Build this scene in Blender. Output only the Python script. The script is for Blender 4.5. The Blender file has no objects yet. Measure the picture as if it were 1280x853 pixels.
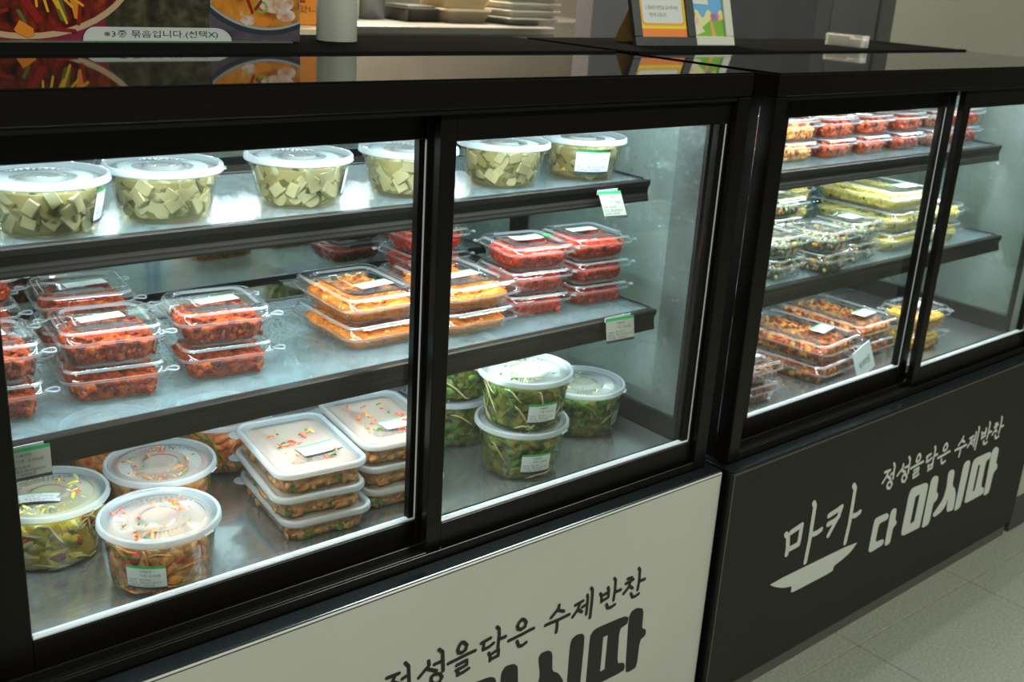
import bpy, bmesh, math, random, json
from mathutils import Vector, Matrix, noise

# ------------------------------------------------------------------ camera, light, exposure
S = 1.25                      # one plan unit (u) is 1.25 m; the floor is z = 0.195 u
Z0 = 0.195
CAM_LOC=(-0.03418,-0.91046,1.12438)
CAM_R=(0.774654,-0.629730,0.057898)
CAM_U=(0.164711,0.289314,0.942957)
CAM_F=(0.610559,0.720929,-0.327841)
LENS=38.2888
scene = bpy.context.scene
COL = scene.collection
cd = bpy.data.cameras.new('camera')
cam = bpy.data.objects.new('camera', cd)
COL.objects.link(cam)
cam.matrix_world = Matrix(((CAM_R[0], CAM_U[0], -CAM_F[0], CAM_LOC[0]),
                           (CAM_R[1], CAM_U[1], -CAM_F[1], CAM_LOC[1]),
                           (CAM_R[2], CAM_U[2], -CAM_F[2], CAM_LOC[2]), (0, 0, 0, 1)))
cd.sensor_width = 36.0
cd.lens = LENS
cd.clip_start = 0.02
cd.dof.use_dof = True
cd.dof.focus_distance = 1.25
cd.dof.aperture_fstop = 9.0
scene.camera = cam
scene.view_settings.view_transform = 'Standard'
scene.view_settings.look = 'None'
scene.view_settings.gamma = 1.0
scene.view_settings.use_curve_mapping = False
scene.view_settings.exposure = 0.0
scene.cycles.max_bounces = 14
scene.cycles.diffuse_bounces = 4
scene.cycles.glossy_bounces = 6
scene.cycles.transmission_bounces = 8
scene.cycles.transparent_max_bounces = 48
scene.cycles.sample_clamp_indirect = 4.0
scene.cycles.caustics_reflective = False
scene.cycles.caustics_refractive = False

world = bpy.data.worlds.new('world')
scene.world = world
world.use_nodes = True
bg = world.node_tree.nodes['Background']
bg.inputs[0].default_value = (0.80, 0.86, 0.78, 1)
bg.inputs[1].default_value = 0.22

def area_light(name, loc, target, sx, sy, power, color, spread=math.pi):
    l = bpy.data.lights.new(name, 'AREA')
    l.shape = 'RECTANGLE'; l.size = sx; l.size_y = sy; l.energy = power; l.color = color; l.spread = spread
    o = bpy.data.objects.new(name, l); COL.objects.link(o)
    o.location = loc
    d = Vector(target) - Vector(loc)
    o.rotation_euler = d.to_track_quat('-Z', 'Y').to_euler()
    return o

ROOM_POWER = 76.0
area_light('overhead_light', (-1.2, -1.6, 2.55), (-1.2, -1.6, 0), 1.2, 0.3, ROOM_POWER, (0.95, 1.0, 0.88))
area_light('overhead_light', (2.4, -1.7, 2.55), (2.4, -1.7, 0), 1.2, 0.3, ROOM_POWER, (0.95, 1.0, 0.88))
area_light('overhead_light', (1.9, 1.9, 2.4), (2.0, 2.2, 0), 1.2, 0.3, ROOM_POWER*2.9, (1.0, 0.90, 0.72))

area_light('overhead_light', (2.5, 0.45, 2.6), (2.5, 0.6, 0), 1.2, 0.3, 34.0, (0.95, 1.0, 0.92))  # added fill light to brighten the plum partition, not a known ceiling fitting

# ------------------------------------------------------------------ helpers
def W(x, y, z):
    return Vector((x * S, y * S, (z - Z0) * S))

TH = math.radians(1.1167)
def WR(x, y, z):               # plan of the right-hand case -> world
    c, s = math.cos(TH), math.sin(TH)
    return W(1.5493 + x * c - y * s, x * s + y * c, z)

def tag(o, label=None, cat=None, group=None, kind=None):
    if label: o['label'] = label
    if cat: o['category'] = cat
    if group: o['group'] = group
    if kind: o['kind'] = kind
    return o

def empty(name, loc, rz=0.0, label=None, cat=None, group=None):
    o = bpy.data.objects.new(name, None); COL.objects.link(o)
    o.empty_display_size = 0.05
    o.location = loc; o.rotation_euler = (0, 0, rz)
    return tag(o, label, cat, group)

class MB:
    """mesh collector; coordinates in plan units, metres on build"""
    def __init__(s):
        s.v = []; s.f = []; s.m = []; s.sm = []
    def face(s, idx, mi=0, smooth=False):
        s.f.append(tuple(idx)); s.m.append(mi); s.sm.append(smooth)
    def add(s, pts):
        n = len(s.v); s.v.extend([tuple(p) for p in pts]); return n
    def box(s, x0, x1, y0, y1, z0, z1, mi=0, M=None, c=0.0):
        if x0 > x1: x0, x1 = x1, x0
        if y0 > y1: y0, y1 = y1, y0
        c = min(c, (x1-x0)*.4, (y1-y0)*.4, (z1-z0)*.4)
        if c <= 0:
            p = [(x, y, z) for z in (z0, z1) for x, y in ((x0, y0), (x1, y0), (x1, y1), (x0, y1))]
            if M: p = [M @ Vector(q) for q in p]
            n = s.add(p)
            for q in ((0, 3, 2, 1), (4, 5, 6, 7), (0, 1, 5, 4), (1, 2, 6, 5), (2, 3, 7, 6), (3, 0, 4, 7)):
                s.face([n + i for i in q], mi)
        else:                     # edges chamfered all round
            def ring(x0, x1, y0, y1, z, k):
                return [(x0+k, y0, z), (x1-k, y0, z), (x1, y0+k, z), (x1, y1-k, z), (x1-k, y1, z), (x0+k, y1, z), (x0, y1-k, z), (x0, y0+k, z)]
            rs = [ring(x0+c, x1-c, y0+c, y1-c, z0, c*.6), ring(x0, x1, y0, y1, z0+c, c), ring(x0, x1, y0, y1, z1-c, c), ring(x0+c, x1-c, y0+c, y1-c, z1, c*.6)]
            if M: rs = [[M @ Vector(q) for q in r] for r in rs]
            s.loft(rs, mi, cap0=True, cap1=True, smooth=False)
    def loft(s, rings, mi=0, cap0=False, cap1=False, smooth=True, closed=True, mis=None):
        n0 = [s.add(r) for r in rings]; k = len(rings[0])
        for a in range(len(rings) - 1):
            for i in range(k if closed else k - 1):
                j = (i + 1) % k
                s.face((n0[a] + i, n0[a] + j, n0[a+1] + j, n0[a+1] + i), mis[a] if mis else mi, smooth)
        if cap0: s.face([n0[0] + i for i in reversed(range(k))], mi)
        if cap1: s.face([n0[-1] + i for i in range(k)], mi)
    def tube(s, pts, r, mi=0, n=6, taper=None):
        pts = [Vector(p) for p in pts]; rings = []
        for i, p in enumerate(pts):
            d = (pts[min(i+1, len(pts)-1)] - pts[max(i-1, 0)])
            if d.length < 1e-9: d = Vector((0, 0, 1))
            d.normalize()
            a = d.cross(Vector((0, 0, 1)) if abs(d.z) < .9 else Vector((1, 0, 0))).normalized(); b = d.cross(a)
            rr_ = r * (taper[i] if taper else 1)
            rings.append([p + a * math.cos(t) * rr_ + b * math.sin(t) * rr_ for t in [2*math.pi*q/n for q in range(n)]])
        s.loft(rings, mi, True, True)
    def stroke(s, pts, w, z, mi=0, th=0.0004, plane='xz', taper=True):
        """a flat brush stroke with round ends: quads and discs"""
        pts = [Vector(p) for p in pts]
        def put(q): return (q.x, z, q.y) if plane == 'xz' else (q.x, q.y, z)
        for kk, (a, b) in enumerate(zip(pts, pts[1:])):
            d = b - a
            if d.length < 1e-6: continue
            z -= .000012
            n = Vector((-d.y, d.x)).normalized() * w / 2
            i = s.add([put(a - n), put(b - n), put(b + n), put(a + n)]); s.face((i, i+1, i+2, i+3), mi)
        for p in pts:
            z -= .000012
            i = s.add([put(p + Vector((math.cos(t), math.sin(t))) * w / 2) for t in [2*math.pi*q/10 for q in range(10)]])
            s.face(range(i, i + 10), mi)
    def blob(s, c, r, mi=0, seed=0, sq=(1, 1, 1), nrm=None, amp=.35):
        bm = bmesh.new(); bmesh.ops.create_icosphere(bm, subdivisions=1, radius=1)
        if nrm is None: rot_ = Matrix.Rotation(seed * 1.7, 3, 'Z') @ Matrix.Rotation(seed * 2.3, 3, 'X')
        else:             # flat side along nrm, turned at random in that plane
            nrm = Vector(nrm).normalized(); rot_ = nrm.to_track_quat('Z', 'Y').to_matrix() @ Matrix.Rotation(seed * 1.7, 3, 'Z')
        n = len(s.v)
        for v in bm.verts:
            q = v.co * (1 + amp * noise.noise(v.co * 1.3 + Vector((seed * 3.1, seed * 1.3, 0))))
            q = Vector((q.x * sq[0], q.y * sq[1], q.z * sq[2])) * r
            s.v.append(tuple(Vector(c) + rot_ @ q))
        for f in bm.faces: s.face([n + v.index for v in f.verts], mi, True)
        bm.free()
    def clampz(s, lo, hi=9): s.v = [(x, y, min(max(z, lo), hi)) for x, y, z in s.v]
    def mesh(s, name, mats):
        me = bpy.data.meshes.new(name)
        me.from_pydata([(a * S, b * S, c * S) for a, b, c in s.v], [], s.f)
        for m in (mats if isinstance(mats, (list, tuple)) else [mats]): me.materials.append(m)
        me.polygons.foreach_set('material_index', s.m)
        me.polygons.foreach_set('use_smooth', s.sm)
        me.update()
        return me
    def build(s, name, mats, parent=None, loc=None, rz=0.0):
        return link(name, s.mesh(name, mats), parent, loc, rz)

def link(name, me, parent=None, loc=None, rz=0.0):
    o = bpy.data.objects.new(name, me); COL.objects.link(o)
    if parent: o.parent = parent
    if loc is not None: o.location = loc
    if rz: o.rotation_euler = (0, 0, rz)
    return o

def copy_tree(o, parent=None):
    c = o.copy(); COL.objects.link(c); c.parent = parent
    for ch in KIDS(o): copy_tree(ch, c)
    return c
def KIDS(o): return [x for x in list(o.children)]

def rr(hx, hy, r, z, n=6, cx=0, cy=0, flute=0.0):
    """rounded rectangle ring"""
    r = min(r, hx, hy); out = []
    for k, (sx, sy) in enumerate(((1, 1), (-1, 1), (-1, -1), (1, -1))):
        for i in range(n + 1):
            a = math.pi / 2 * (k + i / n)
            out.append(Vector((cx + sx * (hx - r) + r * math.cos(a), cy + sy * (hy - r) + r * math.sin(a), z)))
    return out
def rr_dense(hx, hy, r, z, m=96, flute=0.0):
    base = rr(hx, hy, r, z, 6); base.append(base[0].copy())
    L = [0]
    for a, b in zip(base, base[1:]): L.append(L[-1] + (b - a).length)
    out = []; j = 0
    for i in range(m):
        t = L[-1] * i / m
        while L[j+1] < t: j += 1
        p = base[j].lerp(base[j+1], (t - L[j]) / max(L[j+1] - L[j], 1e-9))
        if flute:
            d = Vector((p.x, p.y, 0)).normalized(); p = p - d * (flute if (i // 2) % 2 else 0)
        out.append(p)
    return out
def circ(r, z, n=64, cx=0, cy=0):
    return [Vector((cx + r * math.cos(2*math.pi*i/n), cy + r * math.sin(2*math.pi*i/n), z)) for i in range(n)]

# ------------------------------------------------------------------ materials
MATS = {}
def nodes_of(name):
    m = bpy.data.materials.new(name); m.use_nodes = True; MATS[name] = m
    nt = m.node_tree
    return m, nt, nt.nodes['Principled BSDF'], nt.nodes['Material Output']
def plain(name, col, rough=.5, metal=0.0, spec=.5, bump=0.0, bscale=200.0, emit=None, es=0.0, alpha=1.0, coat=0.0, sub=0.0):
    m, nt, p, out = nodes_of(name)
    p.inputs['Base Color'].default_value = (*col, 1); p.inputs['Roughness'].default_value = rough
    p.inputs['Metallic'].default_value = metal; p.inputs['Specular IOR Level'].default_value = spec
    p.inputs['Alpha'].default_value = alpha; p.inputs['Coat Weight'].default_value = coat
    p.inputs['Coat Roughness'].default_value = .08
    if emit: p.inputs['Emission Color'].default_value = (*emit, 1); p.inputs['Emission Strength'].default_value = es
    if bump:
        add_bump(nt, p, bscale, bump)
    return m
def add_bump(nt, p, scale, strength, detail=4, dist=.01):
    tc = nt.nodes.new('ShaderNodeTexCoord'); n = nt.nodes.new('ShaderNodeTexNoise'); b = nt.nodes.new('ShaderNodeBump')
    n.inputs['Scale'].default_value = scale; n.inputs['Detail'].default_value = detail
    b.inputs['Strength'].default_value = strength; b.inputs['Distance'].default_value = dist
    nt.links.new(tc.outputs['Object'], n.inputs['Vector']); nt.links.new(n.outputs['Fac'], b.inputs['Height'])
    nt.links.new(b.outputs['Normal'], p.inputs['Normal'])
def mottled(name, cols, scale=40, detail=6, rough=.4, coat=0.0, bump=.3, bscale=None, pos=None, dist=0.3, spec=.5, metal=0.0, stretch=None, sss=0.0, bdist=.004):
    """noise driven colour ramp: grain and mottle of a real surface"""
    m, nt, p, out = nodes_of(name)
    tc = nt.nodes.new('ShaderNodeTexCoord'); n = nt.nodes.new('ShaderNodeTexNoise'); r = nt.nodes.new('ShaderNodeValToRGB')
    n.inputs['Scale'].default_value = scale; n.inputs['Detail'].default_value = detail; n.inputs['Distortion'].default_value = dist
    src = tc.outputs['Object']
    if stretch:
        mp = nt.nodes.new('ShaderNodeMapping'); mp.inputs['Scale'].default_value = stretch
        nt.links.new(src, mp.inputs['Vector']); src = mp.outputs['Vector']
    nt.links.new(src, n.inputs['Vector']); nt.links.new(n.outputs['Fac'], r.inputs['Fac']); nt.links.new(r.outputs['Color'], p.inputs['Base Color'])
    pos = pos or [.3 + .4 * i / (len(cols) - 1) for i in range(len(cols))]
    el = r.color_ramp.elements
    while len(el) < len(cols): el.new(.5)
    for e, c, q in zip(el, cols, pos): e.position = q; e.color = (*c, 1)
    p.inputs['Roughness'].default_value = rough; p.inputs['Coat Weight'].default_value = coat; p.inputs['Coat Roughness'].default_value = .1
    p.inputs['Specular IOR Level'].default_value = spec; p.inputs['Metallic'].default_value = metal
    if bump: add_bump(nt, p, bscale or scale * 2, bump, dist=bdist)
    return m
def sheer(name, tint=(.97, .98, .98), haze=0.0, haze_col=(.9, .93, .95), ior=1.45, rough=.03, bump=0.0, bscale=60, hazevar=0.0, gl=1.0, hscale=8):
    """thin clear sheet: Fresnel mix of see-through and mirror, plus a share of haze (dust, frost, fog)"""
    m, nt, p, out = nodes_of(name); nt.nodes.remove(p)
    tr = nt.nodes.new('ShaderNodeBsdfTransparent'); tr.inputs['Color'].default_value = (*tint, 1)
    g = nt.nodes.new('ShaderNodeBsdfGlossy'); g.inputs['Roughness'].default_value = rough
    g.inputs['Color'].default_value = (gl, gl, gl, 1)
    f0 = ((ior - 1) / (ior + 1)) ** 2
    lw = nt.nodes.new('ShaderNodeLayerWeight'); lw.inputs['Blend'].default_value = .5
    pw = nt.nodes.new('ShaderNodeMath'); pw.operation = 'POWER'; pw.inputs[1].default_value = 5.0
    ma = nt.nodes.new('ShaderNodeMath'); ma.operation = 'MULTIPLY_ADD'; ma.inputs[1].default_value = 1 - f0; ma.inputs[2].default_value = f0
    mx = nt.nodes.new('ShaderNodeMixShader')
    nt.links.new(lw.outputs['Facing'], pw.inputs[0]); nt.links.new(pw.outputs[0], ma.inputs[0]); nt.links.new(ma.outputs[0], mx.inputs[0])
    base = tr.outputs[0]
    if haze > 0:
        d = nt.nodes.new('ShaderNodeBsdfDiffuse'); d.inputs['Color'].default_value = (*haze_col, 1)
        t2 = nt.nodes.new('ShaderNodeBsdfTranslucent'); t2.inputs['Color'].default_value = (*haze_col, 1)
        h = nt.nodes.new('ShaderNodeMixShader'); h.inputs[0].default_value = .5
        nt.links.new(d.outputs[0], h.inputs[1]); nt.links.new(t2.outputs[0], h.inputs[2])
        hx = nt.nodes.new('ShaderNodeMixShader'); hx.inputs[0].default_value = haze
        nt.links.new(base, hx.inputs[1]); nt.links.new(h.outputs[0], hx.inputs[2]); base = hx.outputs[0]
        if hazevar:
            tc = nt.nodes.new('ShaderNodeTexCoord'); n = nt.nodes.new('ShaderNodeTexNoise'); n.inputs['Scale'].default_value = hscale
            n.inputs['Detail'].default_value = 6
            mr = nt.nodes.new('ShaderNodeMapRange'); mr.inputs['From Min'].default_value = .3; mr.inputs['From Max'].default_value = .7
            mr.inputs['To Min'].default_value = max(0, haze - hazevar); mr.inputs['To Max'].default_value = min(1, haze + hazevar)
            nt.links.new(tc.outputs['Object'], n.inputs['Vector']); nt.links.new(n.outputs['Fac'], mr.inputs['Value'])
            nt.links.new(mr.outputs[0], hx.inputs[0])
    nt.links.new(base, mx.inputs[1]); nt.links.new(g.outputs[0], mx.inputs[2])
    nt.links.new(mx.outputs[0], out.inputs['Surface'])
    if bump:
        tc = nt.nodes.new('ShaderNodeTexCoord'); n = nt.nodes.new('ShaderNodeTexNoise'); b = nt.nodes.new('ShaderNodeBump')
        n.inputs['Scale'].default_value = bscale; n.inputs['Detail'].default_value = 5
        b.inputs['Strength'].default_value = bump; b.inputs['Distance'].default_value = .002
        nt.links.new(tc.outputs['Object'], n.inputs['Vector']); nt.links.new(n.outputs['Fac'], b.inputs['Height'])
        nt.links.new(b.outputs['Normal'], g.inputs['Normal'])
    return m

M_FRAME = plain('black_frame', (.0048, .0036, .0030), .30, spec=.28, bump=.04, bscale=400)
M_FRAME_SIDE = plain('black_side', (.004, .004, .0045), .3)
M_GLOSS = plain('black_glass_top', (.006, .007, .006), .035, spec=.6)
M_MATTE = plain('matte_black_top', (.010, .010, .009), .7, spec=0.0, bump=.1, bscale=300)
M_WHITEP = mottled('white_sign_panel', [(.47, .47, .41), (.52, .52, .46)], 3, 3, .38, bump=0, dist=0)
M_BLACKP = mottled('black_sign_panel', [(.0105, .0105, .0085), (.013, .013, .0105)], 5, 4, .45, bump=.03, spec=.3)
M_INK = plain('black_lettering', (.010, .010, .008), .45)
M_PAPER_INK = plain('white_lettering', (.55, .56, .51), .45)
M_LEDGE = plain('dark_ledge', (.06, .07, .08), .16, metal=.85)
M_TRACK = plain('dark_track', (.008, .007, .006), .28, spec=.3)
M_GASKET = plain('pale_gasket', (.62, .66, .70), .3)
M_RAIL = plain('bronze_rail', (.019, .016, .014), .34, metal=.15, spec=.4)
M_RAIL_DK = plain('rail_end_cap', (.010, .008, .008), .4)
M_STEEL = mottled('stainless_deck', [(.46, .48, .47), (.58, .61, .61)], 30, 5, .16, metal=.85, bump=.03, bscale=600, stretch=(1, 12, 1), dist=0)
M_STEEL_B = plain('stainless_dull', (.42, .45, .45), .3, metal=.8)
M_MIRROR = mottled('mirror_back', [(.60, .68, .68), (.66, .74, .74)], 8, 4, .05, metal=1.0, bump=0)
M_CEIL = plain('white_liner', (.75, .80, .80), .35)
M_SLOT = plain('slot_shadow', (.02, .02, .02), .6)
M_GLASS = sheer('door_glass', (.96, .985, .975), ior=1.4, rough=.01)
M_SHELF = sheer('shelf_glass', (.90, .95, .94), haze=.24, haze_col=(.60, .80, .86), ior=1.95, rough=.045, bump=.35, bscale=140, hazevar=.11, hscale=60)
M_FOG = sheer('fogged_side_glass', (.82, .88, .85), haze=.30, haze_col=(.46, .54, .51), ior=1.8, rough=.15, bump=.6, bscale=500, hazevar=.16, hscale=7)
M_CLEAR = sheer('clear_plastic', (.985, .99, .99), haze=.010, ior=1.40, rough=.05)
M_EDGE = sheer('clear_plastic_edge', (.94, .96, .97), haze=.31, haze_col=(.76, .85, .89), ior=1.6, rough=.06)
M_CLEARB = sheer('clear_plastic_base', (.97, .96, .955), haze=.015, ior=1.35, rough=.08)
M_OLIVEW = sheer('brine_tub_wall', (.93, .90, .76), haze=.12, haze_col=(.56, .50, .32), ior=1.3, rough=.08)
M_LID = sheer('frosted_lid', (.88, .91, .92), haze=.42, haze_col=(.68, .77, .82), ior=1.4, rough=.16)
M_LIDR = sheer('frosted_rim', (.88, .92, .94), haze=.62, haze_col=(.72, .79, .82), ior=1.45, rough=.18)
M_LED = plain('led_dot', (1, 1, 1), .5, emit=(.86, .95, 1.0), es=220.0)
M_LEDB = plain('led_board', (.8, .82, .85), .5)
M_LBL = plain('label_paper', (.66, .68, .67), .55)
M_GRN = plain('label_green', (.02, .38, .10), .5)
M_LBK = plain('label_black', (.03, .035, .04), .5)
M_TAGP = plain('tag_paper', (.42, .41, .36), .6)
M_TXT = plain('label_text', (.07, .08, .09), .6)

# ------------------------------------------------------------------ room
M_TILE = mottled('floor_tile', [(.17, .175, .14), (.23, .235, .19), (.28, .285, .235)], 190, 8, .38, bump=.06, bscale=300, dist=0)
M_GROUT = plain('floor_joint', (.13, .13, .105), .7)
M_WALLW = mottled('pale_wall_paint', [(.33, .345, .29), (.37, .385, .33)], 4, 3, .6, bump=.05, dist=0)
M_WALLD = mottled('plum_grey_wall', [(.150, .142, .158), (.175, .167, .182)], 6, 3, .6, bump=.05, dist=0)
M_WALLG = mottled('grey_wall', [(.21, .21, .195), (.24, .24, .22)], 6, 3, .6, bump=.05, dist=0)
M_WALLK = mottled('kitchen_wall', [(.20, .185, .15), (.25, .23, .19)], 3, 3, .7, bump=.05, dist=0)
M_KICK = plain('kick_grey', (.075, .075, .062), .5)
M_BASE = plain('dark_baseboard', (.045, .045, .042), .5)

fl = empty('floor', W(0, 0, Z0), label=None); fl['kind'] = 'structure'
g = MB(); g.box(-4, 6, -4, 4, -.02, -.0012, 0); g.build('joint_bed', M_GROUT, fl)
T = .308; tl = MB(); tl.box(0.0006, T - .0006, .0006, T - .0006, -.010, 0, 0, c=.0008); tm = tl.mesh('tile', M_TILE)
for i in range(-5, 8):
    for j in range(-6, 1):
        o = link('tile', tm, fl); a = math.radians(-1.5 if False else 0)
        o.location = ((1.245 + i * T) * S, (-.037 + j * T) * S, 0)

def struct(name, bounds, mat, f=W, rz=0):
    b = MB(); x0, x1, y0, y1, z0, z1 = bounds
    b.box(0, x1 - x0, 0, y1 - y0, 0, z1 - z0)
    o = b.build(name, mat, loc=f(x0, y0, z0), rz=rz); o['kind'] = 'structure'; return o
struct('wall_right', (.222, .95, .012, .395, Z0 + .061, 2.3), M_WALLW, WR, TH)
bb = MB(); bb.box(0, .728, 0, .006, 0, .058); bb.box(0, .728, .0062, .38, 0, .058)
o = bb.build('baseboard_right', M_BASE, loc=WR(.2225, .006, Z0 + .0005), rz=TH); o['kind'] = 'structure'
struct('wall_back', (-4, 6, 3.05, 3.1, Z0, 2.3), M_WALLK)
struct('wall_left', (-4.05, -4, -4, 3.1, Z0, 2.3), M_WALLG)
struct('wall_east', (6, 6.05, -4, 3.1, Z0, 2.3), M_WALLW)
struct('wall_front', (-4, 6, -4.05, -4, Z0, 2.3), M_WALLG)
struct('ceiling', (-4, 6, -4, 3.1, 2.3, 2.35), M_WALLW)
# plum partition behind the counter and the framed grey panel on it
struct('wall_partition', (1.60, 2.37, 1.0, 1.05, Z0, 2.3), M_WALLD)
struct('wall_corner', (2.371, 3.2, 1.0, 1.05, Z0, 2.3), M_WALLG)
pn = empty('wall_panel', W(2.43, .985, .75), 0, 'flat grey panel with a thin dark frame on the wall behind the clear card box', 'panel')
b = MB(); b.box(0, .19, .004, .012, 0, .7); b.build('panel_board', plain('panel_grey', (.26, .26, .25), .5), pn)
b = MB(); b.box(.19, .197, 0, .014, 0, .71); b.box(0, .19, 0, .014, .7, .71); b.build('panel_frame', plain('panel_frame_mat', (.10, .095, .09), .4), pn)

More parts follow.
